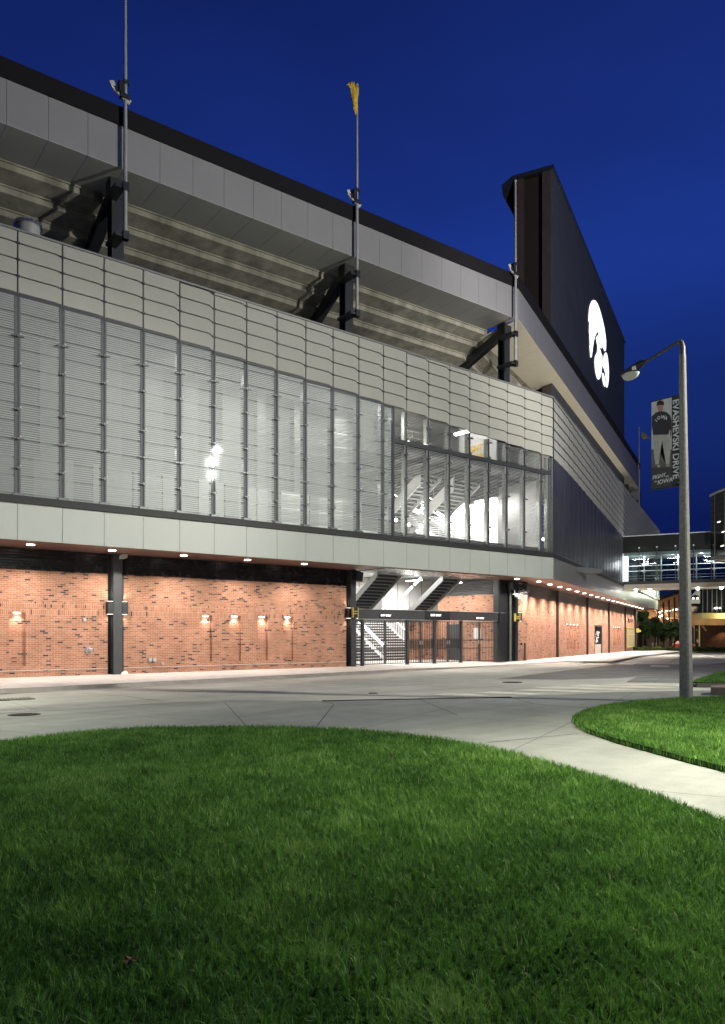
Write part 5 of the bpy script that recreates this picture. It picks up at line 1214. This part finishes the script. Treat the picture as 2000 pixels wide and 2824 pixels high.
m = MB(); m.face([(0, .0, 6.5), (BL, 0, 6.5), (BL, 0, 9.16), (0, 0, 9.16)]); m.face([(0, BD, 6.5), (BL, BD, 6.5), (BL, BD, 8.85), (0, BD, 8.85)]); m.build('bridge_glass', glass('bridge_glass', (.42, .47, .47), .05, .02, .08, (.03, .05, .07)), SB, Cf)
m = MB(); m.box(-.12, .40, .10, .5, 6.5, 9.1); m.build('interior_glow_box', emit('interior_glow', (.95, 1, .98), 2.6), SB, Cf)  # glowing box stands in for the lit stadium interior
light('AREA', 60, Cf, (.8, -.35, 8.0), SB, (.92, 1, .97), .8, name='interior_glow_spill', rot=Matrix.Rotation(math.radians(70), 4, 'Y'))
for x, yy in ((1759, 1519), (1855, 1521), (1935, 1519), (1976, 1519)):
    p = onF(Cf, x, yy, .25); m = MB(); m.ball((p.x, .25, p.z), .10, 10, 6); m.build('bridge_lamp', emit('bridge_bulb', (1, .97, .95), 30), SB, Cf); light('POINT', 40, Cf, (p.x, .35, p.z-.25), SB, (.95, 1, .97), .1, name='bridge_light')
for i, (x, y) in enumerate(((1773, 1537), (1786, 1549), (1866, 1534), (1877, 1545), (1942, 1531), (1948, 1545))):
    p = onF(Cf, x, y, 2.6); m = MB(); m.ball((p.x, 2.6, p.z), .055, 8, 5); m.build('bridge_lamp', emit('bridge_bulb', (0, 0, 0), 0), SB, Cf)
for x, e in ((1754, 50), (1793, 90), (1925, 110), (1990, 110)):
    p = onF(Cf, x, 1629, .9); m = MB(); m.ball((p.x, .9, 5.74), .13, 12, 7); m.build('underside_lamp', emit('under_bulb', (1, .98, .95), 40), SB, Cf); light('SPOT', e*8, Cf, (p.x, .9, 5.5), SB, (1, .97, .88), .12, 150, None, 'underside_light', blend=.6)
# ================================================================ dark glass building at the right edge
X1 = 30.25; GA = math.atan2(1, .0517)
GB_ = frame((X1, 64.6), GA+math.pi); GB = empty('glass_building', GB_, 'dark glass office block at the right edge joined to the footbridge', 'building')   # x runs toward the camera
m = MB(); m.box(0, 22, 0, .08, 8.3, 10.9); m.box(0, 22, 0, .08, 10.93, 13.6); m.box(0, .1, .08, 14, 8.3, 13.6); m.build('glass_wall', mat('green_glass', (.018, .022, .020), .08, 0, .7, .3, 1), GB, GB_)
m = MB(); m.box(-.1, 22, -.06, 14, 13.6, 13.78); m.build('roof', GREYW, GB, GB_)
m = MB(); m.box(0, 22, -.02, 14, 8.0, 8.28); m.build('floor_edge', BLACK, GB, GB_)
m = MB(); m.box(.05, 22, .3, 14, 7.9, 7.998); m.build('soffit', CREAM, GB, GB_)
m = MB(); m.box(3.2, 22, .6, 14, 5.5, 7.9); m.build('wall', mat('taupe_wall', (.22, .19, .16), .8), GB, GB_)
m = MB()
for i in range(12): m.box(.9+i*1.9, .98+i*1.9, -.05, -.002, 8.3, 13.6)
m.build('glazing_post', GREYD, GB, GB_)
for s, z in ((1.7, 11.1), (2.4, 9.0), (3.8, 10.2), (2.6, 10.15)): m = MB(); m.box(s-.3, s+.3, -.012, -.003, z, z+.06); m.build('ceiling_light', LED, GB, GB_)
# far side structures beyond the road
def yb(x, y, Y): p = atY(x, y, Y); return p
def quadbox(name, x0, x1, y0, y1, Y, th, matl, par=None, base=False):
    a = atY(x0, y0, Y); b = atY(x1, y1, Y); m = MB(); m.box(a.x, b.x, Y, Y+th, (-.7 if base else b.z), a.z); return m.build(name, matl, par)
AB_ = empty('athletics_building', Matrix.Translation((46, 112, -.6)), 'distant hall with warm lit grid windows and yellow beam behind the trees', 'building')
WARM = mat('warm_wall', (.48, .30, .17), .8, 0, .2, .35, .4); FW = mat('dark_frame', (.03, .02, .016), .6)
Y0 = 112; a = atY(1800, 1662, Y0); b = atY(1932, 1612, Y0)
m = MB(); m.face([(a.x, Y0+7, -.6), (b.x, Y0+7, -.6), (b.x, Y0+7, 8.8), (a.x, Y0+7, 5.6)])
for k, z in enumerate((2.6, 4.1)): m.box(a.x, b.x, Y0+3+k, Y0+7, z, z+.25)
for k in range(5): x = a.x+1+k*1.5; m.bar((x, Y0+2.5, 5.8-k*.2), (x+2.3, Y0+2.6, 2.2), .22, .22)
m.build('lit_interior', WARM, AB_)
for x, yy in ((1843, 1685), (1863, 1681), (1820, 1688), (1828, 1685), (1819, 1701), (1827, 1697), (1842, 1706)):
    p = atY(x, yy, Y0+2); m = MB(); m.box(p.x-.35, p.x+.35, p.y, p.y+.1, p.z-.05, p.z+.06) if x in (1843, 1863) else m.ball(p, .13, 8, 6); m.build('interior_lamp', LAMPW, AB_)
light('AREA', 650, I4, ((a.x+b.x)/2, Y0+2.5, 6.2), AB_, (1, .75, .5), 5, name='hall_glow', sizey=3)
light('AREA', 250, I4, ((a.x+b.x)/2, Y0+.8, 3.0), AB_, (1, .8, .55), 6, name='hall_glow', rot=Matrix.Rotation(math.radians(-70), 4, 'X'))
m = MB(); 
for x in (1815, 1830, 1845, 1860, 1874, 1888, 1903, 1917, 1931): p = atY(x, 1700, Y0); zt = lerp(5.7, 9.0, (x-1800)/130); m.box(p.x-.11, p.x+.11, Y0-.1, Y0+.1, -.6, zt)
for y in (1671, 1686, 1702, 1718): p = atY(1800, y, Y0); m.box(a.x, b.x, Y0-.06, Y0+.06, p.z-.04, p.z+.04)
m.build('window_grid', FW, AB_)
m = MB(); m.hexa([(a.x-3, Y0-1, 5.5), (b.x, Y0-1, 8.9), (b.x, Y0+8, 8.9), (a.x-3, Y0+8, 5.5)], [(a.x-3, Y0-1, 6.0), (b.x, Y0-1, 9.4), (b.x, Y0+8, 9.4), (a.x-3, Y0+8, 6.0)]); m.build('roof', BLACK, AB_)
# pale gable with round dark emblem
q = atY(1906, 1640, 103); q2 = atY(1931, 1618, 103)
m = MB(); m.prism([(q.x, 103, 5.9), (q2.x, 103, 5.9), (q2.x, 103, q2.z), (q.x, 103, q.z-.3)], (0, .3, 0)); m.build('pale_gable', WHITEW, AB_)
c = atY(1918, 1651, 102.9); m = MB(); pts = [(c.x+.62*math.cos(t*math.pi/12), 102.88, c.z-.1+.62*math.sin(t*math.pi/12)) for t in range(13)]; m.prism(pts, (0, .1, 0)); rb = m.build('round_emblem', BLACK, AB_)
m = MB()
for sgn in (-1, 1): m.prism([(c.x+sgn*.08, 102.86, c.z-.04), (c.x+sgn*.5, 102.86, c.z-.04), (c.x+sgn*.28, 102.86, c.z+.22)], (0, .015, 0))
m.build('emblem_mark', LED, rb)
# dark glazed wing and yellow beam, brick wall under it
quadbox('window_strip', 1903, 2080, 1688, 1724, 106.5, .5, WARM, AB_)
quadbox('dark_wing', 1932, 2080, 1600, 1690, 104, 6, mat('green_glass', (0, 0, 0)), AB_)
m = MB()
for k in range(7): p = atY(1938+k*13, 1650, 103.9); m.box(p.x-.06, p.x+.06, 103.85, 103.95, 4.7, 9)
m.build('wing_mullion', GREYD, AB_)
m = MB(); a = atY(1931, 1706, 103); b = atY(2080, 1690, 103); m.box(a.x, b.x, 102.6, 104, a.z, b.z-.05); m.build('yellow_beam', mat('sand_beam', (.62, .50, .22), .6), AB_); light('AREA', 260, I4, (a.x+4, 101.5, 3.4), AB_, (1, .85, .5), 3, name='beam_lamp', rot=Matrix.Rotation(math.radians(125), 4, 'X'))
for x, y in ((1973, 1677), (1978, 1677), (1986, 1677)): p = atY(x, y, 103.5); m = MB(); m.ball(p, .10, 8, 6); m.build('interior_lamp', LAMPW, AB_)
bw = empty('brown_brick_wall', Matrix.Translation((50, 118, -.6)), 'long dark brown brick wall behind the lamp post at far right', 'wall')
a = atY(1908, 1720, 118); b = atY(2120, 1785, 118); m = MB(); m.box(a.x-.2, b.x, 118, 118.4, -.6, a.z); m.build('wall', mat('brown_brick', (.10, .060, .038), .9, 0, .2, .3, 1.5), bw); m = MB(); m.box(a.x-.3, b.x, 117.9, 118.5, a.z, a.z+.1); m.build('coping', BLACK, bw)
light('SPOT', 250, I4, (atY(2003, 1740, 117).x, 117, 2.6), bw, (1, .6, .3), .1, 120, None, 'wall_lamp')
gw = MB(); a = atY(1783, 1751, 116); b = atY(1868, 1778, 116); gw.box(a.x, b.x, 116, 116.4, -.6, a.z-.1); gw.box(a.x-.1, b.x+.1, 115.9, 116.5, a.z-.1, a.z)
tag(gw.build('garden_wall', mat('garden_wall', (.16, .14, .10), .9, 0, .2, .2, 2)), 'low taupe wall behind the trees across the road', 'wall')
for x, l in ((1800, 'left of the two white waisted planters before the low wall'), (1809, 'right of the two white waisted planters before the low wall')):
    p = atY(x, 1778, 112); m = MB(); g = slope(112)-.05; prof = [(.18, 0), (.18, .06), (.13, .2), (.10, .5), (.13, .85), (.19, .93), (.19, 1.0)]
    for (r0, z0), (r1, z1) in zip(prof, prof[1:]): m.tube([(0, 0, z0), (0, 0, z1)], [r0, r1], 14)
    tag(m.build('planter', WHITEW, None, Matrix.Translation((p.x, 112, g))), l, 'planter')
p = atY(1811, 1750, 111.5); m = MB(); m.prism([(.5*math.cos(t*.5236)*1.0, 0, .2*math.sin(t*.5236)) for t in range(12)], (0, .06, 0)); m.box(-.03, .03, .06, .1, -2.2+.2, 0); tag(m.build('oval_sign', mat('pale_sign', (.50, .50, .34), .6), None, Matrix.Translation(p)), 'pale oval sign on a post above the two white planters', 'sign')
# pole with narrow yellow banner and a small plate
light('POINT', 1500, I4, (atY(1830, 1700, 98).x, 96, 7.0), None, (.95, 1, .75), .2, name='far_fill_light')  # added light without a fixture, brightens the trees and far walls
g = onG(1778, 1781, 0); PB = empty('sign_pole', Matrix.Translation(g), 'thin pole with narrow yellow green banner just past the stadium end', 'sign pole'); f = W[PB.name]; k = g.y/F
m = MB(); m.tube([(0, 0, 0), (0, 0, (1781-1688)*k)], .10, 8); m.build('pole', mat('pole_olive', (.22, .22, .14), .6), PB, f)
m = MB(); m.box(-.05, .5, -.05, .05, (1781-1726)*k, (1781-1698)*k); m.box(-.4, -.1, -.05, .05, (1781-1752)*k, (1781-1741)*k); m.build('banner', mat('lime_banner', (.42, .42, .12), .7), PB, f)
p = atY(1757, 1739, 95); m = MB(); m.box(-.08, .25, -.06, .06, -.25, .28); m.box(.25, .5, -.05, .05, -.15, .1); tag(m.build('blade_sign', YEL, None, Matrix.Translation(p)), 'small yellow projecting sign at the far corner of the stadium', 'sign')
p = atY(1929, 1640, 108); m = MB(); m.tube([(0, 0, 0), (0, 0, p.z+.6)], .10, 8); tag(m.build('pale_pole', mat('pale_yellow_pole', (.60, .56, .36), .6), None, Matrix.Translation((p.x, 108, -.6))), 'pale yellow pole left of the distant lamp post', 'pole')
# ---- trees, hedge
LEAF = mat('leaf_dark', (.045, .075, .025), .7, 0, .25, .5, 1.3); BARK = mat('bark', (.06, .045, .03), .9)
def leaf_cloud(m, blobs, n, size, rnd):
    for _ in range(n):
        (cx, cy, cz, r, rz) = rnd.choice(blobs); u = rnd.random()**.4
        a = rnd.uniform(0, 6.283); t = math.acos(rnd.uniform(-1, 1)); x = cx+r*u*math.sin(t)*math.cos(a); y = cy+r*u*math.sin(t)*math.sin(a); z = cz+rz*u*math.cos(t)
        s = size*rnd.uniform(.6, 1.4); v1 = Vector((rnd.gauss(0, 1), rnd.gauss(0, 1), rnd.gauss(0, 1))).normalized()*s; v2 = v1.cross(Vector((rnd.gauss(0, 1), rnd.gauss(0, 1), rnd.gauss(0, 1)))).normalized()*s*.6; c = Vector((x, y, z))
        m.face([c-v1, c+v2, c+v1, c-v2])
def tree(x, Y, wpx, ytop, lab, seed, ybot=1772):
    rnd = random.Random(seed); g = slope(Y)-.05; X = (x-CX)/F*Y; H = EYE+(HY-ytop)/F*Y-g; Wd = wpx/F*Y/2
    r = empty('tree', Matrix.Translation((X, Y, g)), lab, 'tree', 'trees across the road'); f = W[r.name]
    m = MB(); m.tube([(0, 0, 0), (.05, 0, H*.25), (0, .05, H*.7)], [.13, .10, .04], 8); limbs = []
    blobs = []
    for i in range(11):
        a = rnd.uniform(0, 6.28); rr2 = Wd*rnd.uniform(.25, .68); z = H*rnd.uniform(.33, .86); e = (rr2*math.cos(a), rr2*math.sin(a), z); m.tube([(0, 0, z*.55), e], [.05, .02], 5); blobs.append((*e, Wd*rnd.uniform(.28, .5), H*rnd.uniform(.09, .17)))
    m.build('trunk', BARK, r, f); m = MB(); leaf_cloud(m, blobs, 4200, .13, rnd); m.build('crown', LEAF, r, f)
tree(1772, 104, 44, 1676, 'dark leafy tree just right of the stadium end', 1); tree(1806, 107, 60, 1690, 'dark broad tree left of the near lamp post', 2); tree(1850, 103, 74, 1708, 'low wide dark tree beside the near lamp post', 3); tree(1788, 122, 60, 1684, 'rear dark tree between the two leftmost trees', 4)
rnd = random.Random(9); m = MB(); pa = onG(1740, 1795, 0); pb = onG(2100, 1798, 0)
for _ in range(15000):
    t = rnd.random(); c = pa.lerp(pb, t); hgt = .42+.12*math.sin(t*60)+.08*math.sin(t*171); z = rnd.random()*hgt; c = Vector((c.x, c.y+rnd.uniform(0, 1.0), c.z+z)); s = .10; v1 = Vector((rnd.gauss(0, 1), rnd.gauss(0, 1), rnd.gauss(0, 1))).normalized()*s; v2 = v1.cross(Vector((rnd.gauss(0, 1), rnd.gauss(0, 1), 1))).normalized()*s*.6; m.face([c-v1, c+v2, c+v1, c-v2])
tag(m.build('hedge', mat('hedge_leaf', (.075, .105, .03), .7, 0, .2, .5, 1)), 'low clipped hedge along the far side of the road', 'hedge')
# ---- red car seen past the lamp post
g = onG(1884, 1784, 0); cy_ = 112.0; CARF = Matrix.Translation(((1884-CX)/F*cy_, cy_, slope(cy_)-.05)); car = empty('red_car', CARF, 'red parked car mostly hidden behind the near lamp post', 'car'); f = W[car.name]
RED = mat('car_red', (.42, .035, .025), .3, 0, .5, .05, coat=.6)
m = MB(); pr = [(-2.1, .35), (-2.12, .75), (-1.9, .9), (-1.2, .95), (1.2, .95), (2.0, .85), (2.1, .6), (2.05, .3)]
m.prism([(-.87, y, z) for y, z in pr], (1.74, 0, 0)); m.hexa([(-.80, -1.5, .93), (.80, -1.5, .93), (.80, 1.0, .93), (-.80, 1.0, .93)], [(-.62, -1.0, 1.42), (.62, -1.0, 1.42), (.62, .4, 1.42), (-.62, .4, 1.42)]); m.build('body', RED, car, f, bevel=.06)
m = MB(); m.hexa([(-.68, -1.46, .98), (.68, -1.46, .98), (.68, -1.40, .98), (-.68, -1.40, .98)], [(-.55, -1.07, 1.36), (.55, -1.07, 1.36), (.55, -1.0, 1.36), (-.55, -1.0, 1.36)]); m.build('windscreen', DG, car, f)
for sx_ in (-1, 1):
    for yy in (-1.35, 1.35): m = MB(); m.tube([(sx_*.70, yy, .32), (sx_*.90, yy, .32)], .32, 16); m.build('wheel', BLACK, car, f)
    m = MB(); m.box(sx_*.8-.12, sx_*.8+.06, -2.14, -2.08, .62, .76); m.build('headlight', WHITEP, car, f)
# ---- person walking past the brown wall
PF = Matrix.Translation(((1926-CX)/F*116.5, 116.5, slope(116.5)-.05)); pr_ = empty('person', PF, 'person in a pale shirt and dark trousers walking before the brown wall', 'person'); f = W[pr_.name]
def skin(name, joints, bones, matl, root=0):
    me = bpy.data.meshes.new(name); me.from_pydata([j[:3] for j in joints], bones, []); o = bpy.data.objects.new(name, me); COL.objects.link(o); place(o, pr_, f); me.materials.append(matl)
    o.modifiers.new('skin', 'SKIN')
    if not me.skin_vertices: 
        bpy.context.view_layer.objects.active = o; bpy.ops.mesh.customdata_skin_add() if hasattr(bpy.ops.mesh, 'customdata_skin_add') else None
    for i, j in enumerate(joints): me.skin_vertices[0].data[i].radius = (j[3], j[3]); me.skin_vertices[0].data[i].use_root = (i == root)
    s = o.modifiers.new('sub', 'SUBSURF'); s.levels = 1; s.render_levels = 1; return o
J = [(0, 0, .95, .13), (0, 0, 1.2, .14), (0, 0, 1.42, .13), (0, 0, 1.52, .055), (0, -.02, 1.66, .10), (.10, 0, .9, .09), (.12, -.14, .5, .065), (.12, -.05, .08, .05), (.12, -.2, .04, .04), (-.10, 0, .9, .09), (-.12, .10, .5, .065), (-.12, .28, .12, .05), (-.12, .18, .05, .04), (.20, 0, 1.40, .06), (.27, .06, 1.12, .045), (.25, -.05, .88, .035), (.25, -.07, .80, .03), (-.20, 0, 1.40, .06), (-.27, -.06, 1.12, .045), (-.25, -.16, .90, .035), (-.25, -.18, .82, .03)]
Bn = [(0, 1), (1, 2), (2, 3), (3, 4), (0, 5), (5, 6), (6, 7), (7, 8), (0, 9), (9, 10), (10, 11), (11, 12), (2, 13), (13, 14), (14, 15), (15, 16), (2, 17), (17, 18), (18, 19), (19, 20)]
try:
    skin('body', J, Bn, mat('skin', (.42, .26, .18), .6))
    skin('shirt', [(0, 0, .90, .16), (0, 0, 1.2, .17), (0, 0, 1.42, .155), (.20, 0, 1.40, .085), (.26, .05, 1.15, .075), (-.20, 0, 1.40, .085), (-.26, -.05, 1.15, .075)], [(0, 1), (1, 2), (2, 3), (3, 4), (2, 5), (5, 6)], WHITEW)
    skin('trousers', [(0, 0, .92, .145), (.10, 0, .86, .105), (.12, -.14, .5, .085), (.12, -.05, .12, .075), (-.10, 0, .86, .105), (-.12, .10, .5, .085), (-.12, .28, .16, .075)], [(0, 1), (1, 2), (2, 3), (0, 4), (4, 5), (5, 6)], BLACK)
    m = MB(); m.ball((0, .01, 1.69), .115, 10, 6, half='up'); m.build('hair', BARK, pr_, f)
except Exception as ex: print('SKIN FAIL', ex)
